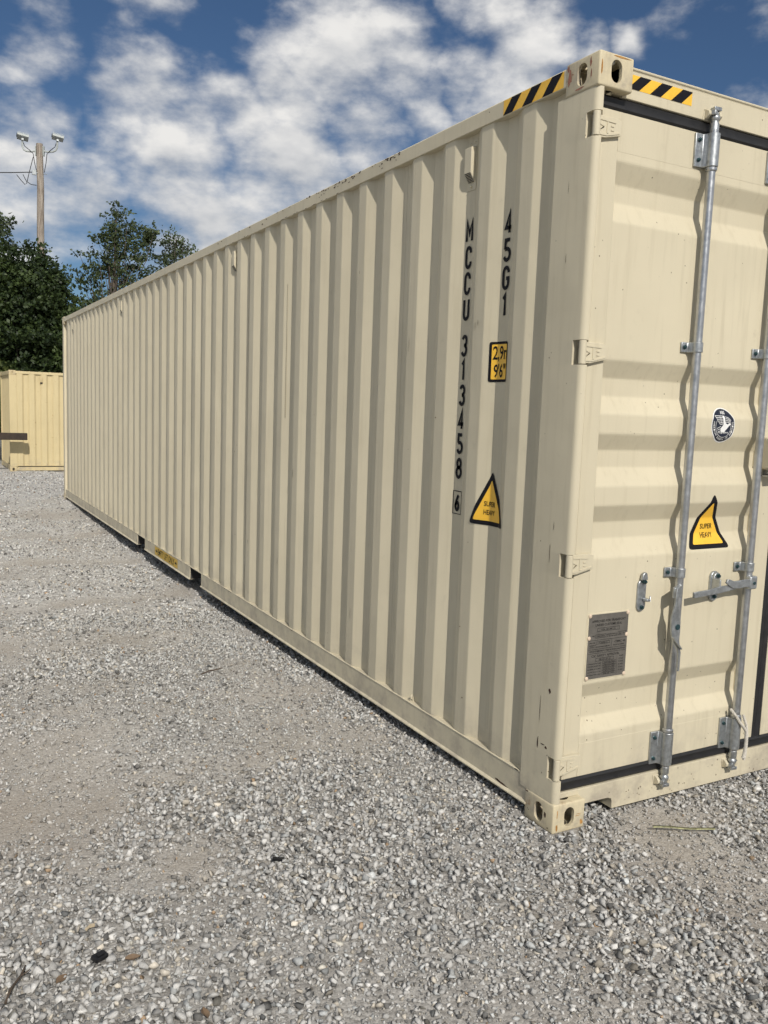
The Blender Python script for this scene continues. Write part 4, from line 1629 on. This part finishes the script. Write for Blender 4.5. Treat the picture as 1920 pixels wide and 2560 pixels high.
# ends: the near end shows close vertical folds
for e in (0, 1):
    pts = []
    yv = 0.10
    while yv < W2 - 0.2:
        pts += [(yv, 0.03), (yv + 0.10, 0.03), (yv + 0.12, 0.066), (yv + 0.20, 0.066)]
        yv += 0.222
    pts.append((W2 - 0.1, 0.03))
    MB().strip([((L2 - b) if e else b, a) for a, b in pts], 'z', 0.14, H2 - 0.10).build('end_wall', M['tan_paint'], box20)
    xx = (L2 - 0.09, L2 - 0.008) if e else (0.008, 0.09)
    MB().box(*xx, 0.15, W2 - 0.15, H2 - 0.11, H2 - 0.012).build('end_rail', M['tan_paint'], box20, 0.003)
    MB().box(*xx, 0.15, W2 - 0.15, 0.020, 0.15).build('end_rail', M['tan_paint'], box20, 0.003)
for fx in (0, 1):
    for fy in (0, 1):
        for z in (0, H2 - CZ):
            mm = cast_set[(fx, fy)].copy()
            mm.materials.clear()
            mm.materials.append(M['tan_casting'])
            o = bpy.data.objects.new('corner_casting', mm)
            COL.objects.link(o)
            o.parent = box20
            o.location = (L2 if fx else 0, W2 if fy else 0, z)
pts = []
x = 0.18
while x < L2 - 0.2:
    pts += [(x, H2 - 0.020), (x + 0.06, H2 - 0.020), (x + 0.095, H2 - 0.002), (x + 0.165, H2 - 0.002), (x + 0.205, H2 - 0.020)]
    x += 0.2505
m = MB().strip([(a, b) for a, b in pts], 'y', 0.02, W2 - 0.02)
m.build('roof', M['tan_paint'], box20)
m = MB()
xv = 0.835 - OX
m.prism([(0.004, H2 - 0.145), (-0.024, H2 - 0.150), (-0.024, H2 - 0.275), (0.004, H2 - 0.325)], 'x', xv - 0.034, xv + 0.034)
vt = m.build('ventilator', M['tan_casting'], box20, 0.003)
m = MB()
m.prism([(-0.0245, H2 - 0.280), (-0.0265, H2 - 0.280), (-0.006, H2 - 0.322), (-0.004, H2 - 0.318)], 'x', xv - 0.028, xv + 0.028)
m.build('vent_slot', M['dark_steel'], vt)

# heavy timber carried on posts in front of the tan container
M['creosote'] = plain('weathered_dark_timber', (0.042, 0.030, 0.022), 0.85, 0, 0.45, 9, 0.6)
tb = thing('timber_beam', 'dark weathered square timber beam crossing before the tan container corner', 'beam', (-1.0, 21.10, -0.30))
m = MB().box(-1.2, 0.434 + 1.0, -0.075, 0.095, 0.836, 1.012)
m.build('beam', M['creosote'], tb, 0.008)
for px in (-0.95, 0.05):
    MB().box(px - 0.08, px + 0.08, -0.065, 0.085, 0.0, 0.834).build('post', M['creosote'], tb, 0.006)

# ------------------------------------------------------------------ yard light pole
m_, nt, bs = new_mat('weathered_pole_wood')
co = nd(nt, 'ShaderNodeTexCoord').outputs['Object']
mp = nd(nt, 'ShaderNodeMapping')
mp.inputs['Scale'].default_value = (14, 14, 0.9)
nt.links.new(co, mp.inputs[0])
g1 = noise_n(nt, mp.outputs[0], 2.2, 6, 0.65)
g2 = noise_n(nt, co, 1.6, 4, 0.6)
c = mixc(nt, maprange(nt, g1, 0.40, 0.62, 0, 1), (0.16, 0.125, 0.10), (0.42, 0.37, 0.31))
c = mixc(nt, maprange(nt, g2, 0.45, 0.65, 0, 0.6), c, (0.36, 0.32, 0.27))
nt.links.new(c, bs.inputs['Base Color'])
bs.inputs['Roughness'].default_value = 0.9
bump(nt, bs, g1, 0.6, 0.01)
M['pole'] = m_
M['lamp_white'] = plain('lamp_housing', (0.40, 0.43, 0.415), 0.5, 0, 0.08, 10)
M['lamp_grey'] = plain('lamp_bracket', (0.42, 0.45, 0.46), 0.45, 0.3, 0.12, 10)
M['lens'] = plain('lamp_lens', (0.02, 0.022, 0.025), 0.2, 0, 0.1, 10)
M['cable'] = plain('black_cable', (0.02, 0.02, 0.022), 0.6, 0, 0.2, 10)

PX, PY = 1.935, 30.0
gz = float(ground_z(PX, PY))
pole = thing('light_pole', 'tall wooden utility pole with two floodlights above the trees', 'light pole', (PX, PY, gz))
T0 = 10.19 - gz
npz = 14
MB().tube([(0.01 * math.sin(k * 1.7), 0.008 * math.cos(k * 2.3), T0 * k / npz) for k in range(npz + 1)], [0.150 - 0.042 * k / npz for k in range(npz + 1)], 16).build('pole', M['pole'], pole)
ux = Vector((0.85, -0.527, 0)).normalized()
for s in (-1, 1):
    zb = T0 - 0.24
    m = MB()
    a = ux * s
    pts = [a * 0.13 + Vector((0, 0, zb)), a * 0.30 + Vector((0, 0, zb - 0.02)), a * 0.46 + Vector((0, 0, zb - 0.01)), a * 0.56 + Vector((0, 0, zb + 0.04)), a * 0.605 + Vector((0, 0, zb + 0.14)), a * 0.61 + Vector((0, 0, zb + 0.30))]
    m.tube(pts, 0.030, 10)
    arm = m.build('lamp_arm', M['lamp_white'], pole)
    m = MB()
    p0, p1 = a * 0.118, a * 0.150
    pv = Vector((-a.y, a.x, 0)) * 0.05
    zz0, zz1 = zb - 0.16, zb + 0.16
    m.add([p0 + pv + Vector((0, 0, zz0)), p1 + pv + Vector((0, 0, zz0)), p1 - pv + Vector((0, 0, zz0)), p0 - pv + Vector((0, 0, zz0)), p0 + pv + Vector((0, 0, zz1)), p1 + pv + Vector((0, 0, zz1)), p1 - pv + Vector((0, 0, zz1)), p0 - pv + Vector((0, 0, zz1))], [(0, 1, 2, 3), (4, 7, 6, 5), (0, 4, 5, 1), (1, 5, 6, 2), (2, 6, 7, 3), (3, 7, 4, 0)])
    m.build('arm_plate', M['lamp_white'], arm)
    # lamp head: finned flat housing with a glass face tipped down
    hc = a * 0.61 + Vector((0.02, 0.0, zb + 0.46))
    rot = Matrix.Rotation(R(-14 if s > 0 else -20), 4, 'X') @ Matrix.Rotation(R(8), 4, 'Y')

    def put(mb, name, mat):
        mb.v = [tuple(hc + rot @ (Vector(v) * 0.86)) for v in mb.v]
        return mb.build(name, mat, arm)
    hd = put(MB().box(-0.21, 0.21, -0.16, 0.16, -0.055, 0.025), 'lamp_head', M['lamp_white'])
    mb = MB()
    for k in range(9):
        xf = -0.19 + k * 0.0475
        mb.box(xf - 0.007, xf + 0.007, -0.15, 0.15, 0.0255, 0.10)
    put(mb, 'lamp_fin', M['lamp_white'])
    put(MB().box(-0.19, 0.19, -0.14, 0.14, -0.063, -0.0555), 'lamp_glass', M['lamp_grey'])
    put(MB().box(-0.235, -0.2105, -0.06, 0.06, -0.03, 0.07), 'lamp_sensor', M['lens'])
    put(MB().box(-0.04, 0.04, -0.05, 0.05, -0.17, -0.064), 'lamp_knuckle', M['lamp_grey'])
    m = MB()
    m.tube([a * 0.58 + Vector((0, 0, zb + 0.28)), a * 0.52 + Vector((0, -0.02, zb + 0.14)), a * 0.36 + Vector((0, -0.04, zb + 0.02)), a * 0.24 + Vector((0, -0.05, zb - 0.10)), a * 0.20 + Vector((0, -0.08, zb - 0.40)), a * 0.13 + Vector((0, -0.12, zb - 0.72))], 0.012, 6)
    m.build('lamp_cable', M['cable'], arm)
m = MB()
m.box(-0.26, -0.13, -0.10, -0.02, T0 - 1.06, T0 - 0.90)
m.cyl((-0.06, T0 - 0.98), 'x', 0.012, -0.30, 0.22, 8)
ins = m.build('wire_bracket', M['lamp_grey'], pole, 0.01)
zi = T0 + gz - 0.98
wire = MB()
pts = []
for k in range(25):
    t = k / 24
    pts.append((PX - 0.26 - 13 * t, PY - 0.06 - 1.0 * t, zi - 3.2 * t * (1 - t) - 0.9 * t * t * 0 + 0.5 * t))
wire.tube(pts, 0.016, 6)
# slack loops back to the pole
wire.tube([(PX - 0.75, PY - 0.06, zi - 0.16), (PX - 0.62, PY - 0.08, zi - 0.32), (PX - 0.50, PY - 0.08, zi - 0.44), (PX - 0.44, PY - 0.08, zi - 0.40), (PX - 0.36, PY - 0.08, zi - 0.05), (PX - 0.22, PY - 0.06, zi + 0.5)], 0.012, 6)
wire.tube([(PX - 0.55, PY - 0.06, zi - 0.12), (PX - 0.45, PY - 0.08, zi - 0.33), (PX - 0.30, PY - 0.1, zi - 0.42), (PX - 0.13, PY - 0.1, zi - 0.42)], 0.012, 6)
tag(wire.build('service_wire', M['cable']), 'thin black overhead wire sagging left from the utility pole', 'wire')


# ------------------------------------------------------------------ trees
def leaf_mat(name, c0, c1):
    m, nt, bs = new_mat(name)
    at_ = nd(nt, 'ShaderNodeAttribute', attribute_name='tone').outputs['Fac']
    c = mixc(nt, at_, c0, c1)
    nt.links.new(c, bs.inputs['Base Color'])
    bs.inputs['Roughness'].default_value = 0.55
    bs.inputs['Specular IOR Level'].default_value = 0.35
    tr = nd(nt, 'ShaderNodeBsdfTranslucent')
    nt.links.new(mixc(nt, 0.35, c, (0.16, 0.22, 0.03)), tr.inputs[0])
    ms = nd(nt, 'ShaderNodeMixShader')
    ms.inputs[0].default_value = 0.22
    nt.links.new(bs.outputs[0], ms.inputs[1])
    nt.links.new(tr.outputs[0], ms.inputs[2])
    nt.links.new(ms.outputs[0], nt.nodes['Material Output'].inputs[0])
    return m


M['leaf_dark'] = leaf_mat('dark_foliage', (0.016, 0.030, 0.012), (0.075, 0.112, 0.032))
M['leaf_mid'] = leaf_mat('mid_foliage', (0.036, 0.052, 0.026), (0.105, 0.138, 0.056))
M['bark'] = plain('tree_bark', (0.10, 0.082, 0.066), 0.9, 0, 0.35, 12, 0.5)


def leaves_mesh(name, centers, spread, per, size, droop, mat, parent, tone_c=None):
    """sprays of small leaf blades round twig ends"""
    n = len(centers) * per
    C0 = np.repeat(np.asarray(centers), per, 0)
    if tone_c is None:
        tone_c = RNG.random(len(centers))
    tone = np.clip(np.repeat(tone_c, per) + RNG.normal(0, 0.18, n), 0, 1)
    # every spray has its own direction: leaves strung along a short twig
    tw = RNG.normal(size=(len(centers), 3))
    tw[:, 2] = tw[:, 2] * 0.5 - droop
    tw /= np.linalg.norm(tw, axis=1)[:, None]
    T = np.repeat(tw, per, 0)
    s = RNG.uniform(-1, 1, (n, 1))
    P = C0 + T * s * spread * 1.35 + RNG.normal(size=(n, 3)) * spread * 0.42
    a = RNG.normal(size=(n, 3)) + T * 0.8
    a[:, 2] -= droop
    a /= np.linalg.norm(a, axis=1)[:, None]
    b = np.cross(a, RNG.normal(size=(n, 3)))
    b /= np.linalg.norm(b, axis=1)[:, None]
    L = size * RNG.uniform(0.6, 1.3, (n, 1))
    wd = L * 0.30
    V = np.stack([P - a * L * 0.5, P + b * wd, P + a * L * 0.5, P - b * wd], 1).reshape(-1, 3)
    me = bpy.data.meshes.new(name)
    me.vertices.add(n * 4)
    me.vertices.foreach_set('co', V.astype(np.float32).ravel())
    me.loops.add(n * 4)
    me.loops.foreach_set('vertex_index', np.arange(n * 4, dtype=np.int32))
    me.polygons.add(n)
    me.polygons.foreach_set('loop_start', np.arange(0, n * 4, 4, dtype=np.int32))
    me.update(calc_edges=True)
    t = me.attributes.new('tone', 'FLOAT', 'POINT')
    t.data.foreach_set('value', np.repeat(tone, 4).astype(np.float32))
    return link(name, me, mat, parent)


def make_tree(name, label, base, blobs, n_spray, per, size, spread, mat, trunk_r, droop=0.25, group=None, shell=0.5, limbs=14, cat='tree'):
    """blobs: (x, y, z, rx, ry, rz, weight) in world coordinates"""
    gz = float(ground_z(base[0], base[1]))
    root = thing(name, label, cat, (base[0], base[1], gz), group)
    off = np.array([base[0], base[1], gz])
    B = np.array(blobs, float)
    w = B[:, 6] * B[:, 3] * B[:, 4] * B[:, 5]
    pick = RNG.choice(len(B), n_spray, p=w / w.sum())
    d = RNG.normal(size=(n_spray, 3))
    d /= np.linalg.norm(d, axis=1)[:, None]
    r = RNG.random((n_spray, 1)) ** (1 / (3 + 4 * shell))
    # lumpy outline
    lump = 0.78 + 0.30 * np.sin(d[:, :1] * 5.1 + pick[:, None]) * np.sin(d[:, 1:2] * 4.3 + 1.3 * pick[:, None]) + 0.22 * np.sin(d[:, 2:3] * 9.0 + pick[:, None] * 2.1) + RNG.normal(0, 0.07, (n_spray, 1))
    cen = B[pick, :3] + d * r * lump * B[pick, 3:6]
    cen[:, 2] = np.maximum(cen[:, 2], gz + 0.15)
    tone = np.clip(0.35 + 0.35 * np.sin(cen[:, 0] * 2.3 + cen[:, 2] * 1.9) * np.sin(cen[:, 1] * 1.7 - cen[:, 2] * 2.7) + RNG.normal(0, 0.2, n_spray), 0, 1)
    leaves_mesh('crown', cen - off, spread, per, size, droop, mat, root, tone)
    # trunk and limbs
    top = B[np.argmax(B[:, 2])]
    k = 9
    pts = []
    for i in range(k + 1):
        t = i / k
        x = base[0] + (top[0] - base[0]) * t ** 1.6 + 0.12 * math.sin(3 * t + base[0])
        y = base[1] + (top[1] - base[1]) * t ** 1.6
        z = gz - 0.1 + (top[2] + top[5] * 0.45 - gz) * t
        pts.append((x - off[0], y - off[1], z - off[2]))
    MB().tube(pts, [trunk_r * (1 - 0.88 * i / k) for i in range(k + 1)], 10).build('trunk', M['bark'], root)
    m = MB()
    order = RNG.choice(n_spray, min(limbs, n_spray), replace=False)
    for j in order:
        e = Vector(cen[j] - off)
        zt = min(0.85, max(0.12, (e.z / max(pts[-1][2], 0.1)) * RNG.uniform(0.45, 0.8)))
        i0 = int(zt * k)
        s0 = Vector(pts[i0])
        mid = s0.lerp(e, 0.5) + Vector((RNG.normal(0, 0.08), RNG.normal(0, 0.08), RNG.uniform(-0.05, 0.22)))
        q1 = s0.lerp(mid, 0.5) + Vector((0, 0, 0.05))
        q2 = mid.lerp(e, 0.5) + Vector((RNG.normal(0, 0.05), 0, 0.04))
        rr = trunk_r * (1 - 0.85 * zt) * 0.45
        m.tube([s0, q1, mid, q2, e], [rr, rr * 0.75, rr * 0.5, rr * 0.3, 0.006], 6)
    m.build('limb', M['bark'], root)
    return root


G_T = 'trees behind the yard'
make_tree('broadleaf_tree', 'dense dark green tree standing before the light pole', (0.9, 27.2),
          [(0.9, 27.2, 4.9, 1.55, 1.3, 1.45, 1.3), (1.65, 27.0, 4.6, 1.0, 1.0, 1.5, 1.2), (0.1, 27.4, 5.0, 1.1, 1.1, 1.2, 1), (1.0, 26.8, 3.3, 1.7, 1.3, 1.3, 1.3), (-0.6, 27.2, 3.6, 1.5, 1.2, 1.6, 1), (1.3, 27.0, 1.8, 1.6, 1.3, 1.5, 1.2), (-0.4, 27, 1.6, 1.7, 1.3, 1.5, 0.8), (1.75, 27.2, 5.5, 0.55, 0.6, 0.7, 1.0)],
          2700, 26, 0.135, 0.17, M['leaf_dark'], 0.17, 0.3, G_T, 0.6, 40)
make_tree('broadleaf_tree', 'taller open grey-green tree rising above the container roof', (4.1, 28.6),
          [(4.25, 28.6, 7.2, 0.95, 0.9, 0.95, 1.3), (5.0, 28.6, 7.15, 0.75, 0.8, 0.75, 1.2), (3.7, 28.6, 6.1, 0.95, 0.9, 0.9, 0.9), (4.6, 28.6, 6.1, 1.05, 0.9, 0.95, 1.0), (3.25, 28.6, 5.6, 0.7, 0.8, 0.8, 0.6), (3.6, 28.5, 4.6, 1.1, 0.9, 0.9, 0.7), (5.3, 28.6, 5.9, 0.8, 0.8, 0.9, 0.6), (4.4, 28.6, 4.4, 1.2, 1.0, 0.9, 0.6), (4.1, 28.6, 8.0, 0.35, 0.4, 0.45, 1.4)],
          400, 20, 0.115, 0.135, M['leaf_mid'], 0.13, 0.1, G_T, 0.45, 60)
make_tree('broadleaf_tree', 'small thin tree showing just over the container roof line', (6.3, 29.3),
          [(6.35, 29.3, 7.25, 0.55, 0.6, 0.55, 1.2), (6.75, 29.3, 6.9, 0.6, 0.6, 0.7, 1.0), (6.1, 29.3, 6.5, 0.7, 0.7, 0.8, 0.8), (6.6, 29.3, 5.6, 1.0, 0.8, 0.9, 0.7)],
          170, 18, 0.105, 0.15, M['leaf_mid'], 0.08, 0.1, G_T, 0.4, 30)
make_tree('broadleaf_tree', 'taller leafy tree cut by the left picture edge', (-0.4, 31.5),
          [(0.62, 31.5, 7.6, 0.68, 0.7, 0.75, 1.2), (0.15, 31.5, 7.0, 0.9, 0.8, 0.9, 1.0), (-0.6, 31.5, 7.2, 1.0, 0.9, 1.1, 1.0), (-0.4, 31.5, 5.6, 1.4, 1.0, 1.2, 0.9), (0.9, 31.5, 6.7, 0.5, 0.5, 0.5, 0.7)],
          520, 22, 0.13, 0.17, M['leaf_mid'], 0.14, 0.2, G_T, 0.5, 36)
make_tree('shrub', 'dark low bush filling the gap behind the tan container', (2.5, 26.4),
          [(2.5, 26.4, 1.6, 1.3, 1.0, 1.5, 1.2), (3.2, 26.8, 2.2, 1.3, 1.0, 1.6, 1.0), (1.7, 26.1, 1.4, 1.2, 0.9, 1.4, 1.0), (2.2, 26.2, 2.6, 0.8, 0.7, 0.7, 1.0), (2.7, 26.6, 3.3, 0.8, 0.8, 1.0, 0.9)],
          900, 26, 0.13, 0.17, M['leaf_dark'], 0.07, 0.3, None, 0.5, 24, 'shrub')
make_tree('shrub', 'yellow-green bush low beside the tan container corner', (-0.5, 25.2),
          [(-0.5, 25.2, 1.5, 0.9, 0.8, 1.3, 1.2), (-0.1, 25.3, 2.1, 0.55, 0.6, 0.8, 1.0), (-1.3, 25.3, 1.4, 1.1, 0.8, 1.3, 1.0)],
          420, 24, 0.13, 0.17, leaf_mat('yellow_green_foliage', (0.030, 0.046, 0.012), (0.105, 0.125, 0.030)), 0.06, 0.3, None, 0.5, 16, 'shrub')
# wooded belt closing the yard beyond the trees
make_tree('broadleaf_tree', 'dark tree deep behind the dense front tree', (0.4, 33.0),
          [(0.4, 33.0, 3.2, 2.6, 1.6, 3.0, 1.0), (2.6, 33.0, 3.0, 2.2, 1.5, 3.0, 1.0), (4.6, 33.0, 2.6, 2.0, 1.5, 2.6, 1.0), (-2.4, 33.0, 3.2, 2.4, 1.5, 3.0, 1.0)],
          1500, 24, 0.19, 0.26, M['leaf_dark'], 0.16, 0.2, G_T, 0.5, 30)

# ------------------------------------------------------------------ litter on the gravel
def gpt(x, y, lift=0.0):
    return (x, y, float(ground_z(x, y)) + lift)


# olive strip by the sill
a, b = Vector((0.376, -0.156, 0)), Vector((0.586, -0.277, 0))
d = (b - a).normalized()
nrm = Vector((-d.y, d.x, 0))
m = MB()
za = float(ground_z(0.48, -0.22)) + 0.022
prof = [(-0.007, 0.0), (-0.005, 0.004), (0.001, 0.005), (0.006, 0.003), (0.007, 0.0)]
V, F = [], []
ns = 9
for k in range(ns + 1):
    c = a.lerp(b, k / ns)
    for o_, h_ in prof:
        V.append((c.x + nrm.x * o_ * (1 - 0.15 * k / ns), c.y + nrm.y * o_, za + h_ + 0.002 * math.sin(k * 0.9)))
np_ = len(prof)
for k in range(ns):
    F += [(k * np_ + i, k * np_ + (i + 1) % np_, (k + 1) * np_ + (i + 1) % np_, (k + 1) * np_ + i) for i in range(np_)]
F += [tuple(range(np_)), tuple(range(ns * np_, (ns + 1) * np_))[::-1]]
m.add(V, F)
M['olive'] = plain('olive_metal', (0.11, 0.11, 0.055), 0.25, 0.6, 0.3, 30)
tag(m.build('metal_strip', M['olive']), 'thin shiny olive strip lying on gravel beside the door sill', 'strip')

M['black_plastic'] = plain('black_plastic', (0.012, 0.012, 0.013), 0.4, 0, 0.2, 30)
M['twig'] = plain('twig_wood', (0.07, 0.05, 0.035), 0.9, 0, 0.4, 40)
M['chipwood'] = plain('pale_wood_chip', (0.52, 0.43, 0.29), 0.8, 0, 0.2, 40)


def small(mb, x, y, rz, lift, name, mat, label, cat, tilt=0.0):
    o = mb.build(name, mat)
    o.location = gpt(x, y, lift)
    o.rotation_euler = (tilt, tilt * 0.6, rz)
    return tag(o, label, cat)


m = MB().prism(round_poly([(-0.022, -0.014), (0.022, -0.014), (0.022, 0.014), (-0.022, 0.014)], 0.005), 'z', 0, 0.009)
m.box(-0.010, 0.012, -0.006, 0.006, 0.0088, 0.012)
small(m, -1.704, -0.032, 0.5, 0.018, 'plastic_clip', M['black_plastic'], 'small square black plastic clip on the near gravel', 'clip', 0.12)
m = MB().box(-0.016, 0.016, -0.006, 0.006, 0, 0.007).box(-0.022, -0.008, -0.010, 0.003, 0.002, 0.010).box(0.009, 0.019, -0.008, 0.009, 0.001, 0.006)
small(m, -1.036, 0.253, -0.4, 0.018, 'plastic_scrap', M['black_plastic'], 'ragged black plastic scrap on gravel left of the container corner', 'scrap', 0.15)
m = MB().tube([(-0.075, 0, 0), (-0.03, 0.006, 0.008), (0.02, 0.002, 0.010), (0.075, 0.012, 0.004)], [0.0035, 0.0035, 0.003, 0.002], 6)
m.tube([(0.02, 0.002, 0.010), (0.045, -0.014, 0.014)], [0.0022, 0.0015], 5)
small(m, -1.925, -0.061, 1.05, 0.018, 'twig', M['twig'], 'thin dark twig lying at the lower left of the gravel', 'twig')
m = MB().tube([(-0.08, 0, 0), (-0.02, 0.006, 0.005), (0.03, -0.004, 0.006), (0.08, 0.004, 0.004)], [0.004, 0.0045, 0.004, 0.003], 6)
small(m, -0.577, 2.482, 0.35, 0.014, 'twig', M['twig'], 'short dark stick lying on gravel beside the long wall', 'twig')
m = MB().prism([(-0.020, -0.006), (-0.004, -0.001), (0.014, -0.007), (0.022, 0.001), (0.008, 0.008), (-0.003, 0.006), (-0.018, 0.004)], 'z', 0, 0.004)
small(m, -1.702, 0.135, 0.7, 0.020, 'wood_chip', M['chipwood'], 'pale wood chip lying on the left near gravel', 'chip', 0.2)
M['dead_leaf'] = plain('dead_leaf', (0.17, 0.115, 0.07), 0.8, 0, 0.3, 40)
for i, (x, y, lab_) in enumerate(((-1.62, -0.08, 'curled brown leaf beside the black plastic clip'), (-1.817, -0.091, 'brown dry leaf near the dark twig'), (-1.499, -0.384, 'orange brown leaf at the bottom picture edge'))):
    m = MB()
    V = []
    for k in range(5):
        t = k / 4
        w_ = 0.012 * math.sin(math.pi * (0.08 + 0.9 * t))
        V += [(-0.022 + 0.044 * t, -w_, 0.004 + 0.006 * t * t), (-0.022 + 0.044 * t, 0, 0.0), (-0.022 + 0.044 * t, w_, 0.006)]
    F = []
    for k in range(4):
        F += [(k * 3, k * 3 + 1, k * 3 + 4, k * 3 + 3), (k * 3 + 1, k * 3 + 2, k * 3 + 5, k * 3 + 4)]
    m.add(V, F)
    small(m, x, y, 0.8 * i, 0.020, 'dry_leaf', M['dead_leaf'], lab_, 'leaf', 0.2)['group'] = 'dry leaves on the gravel'
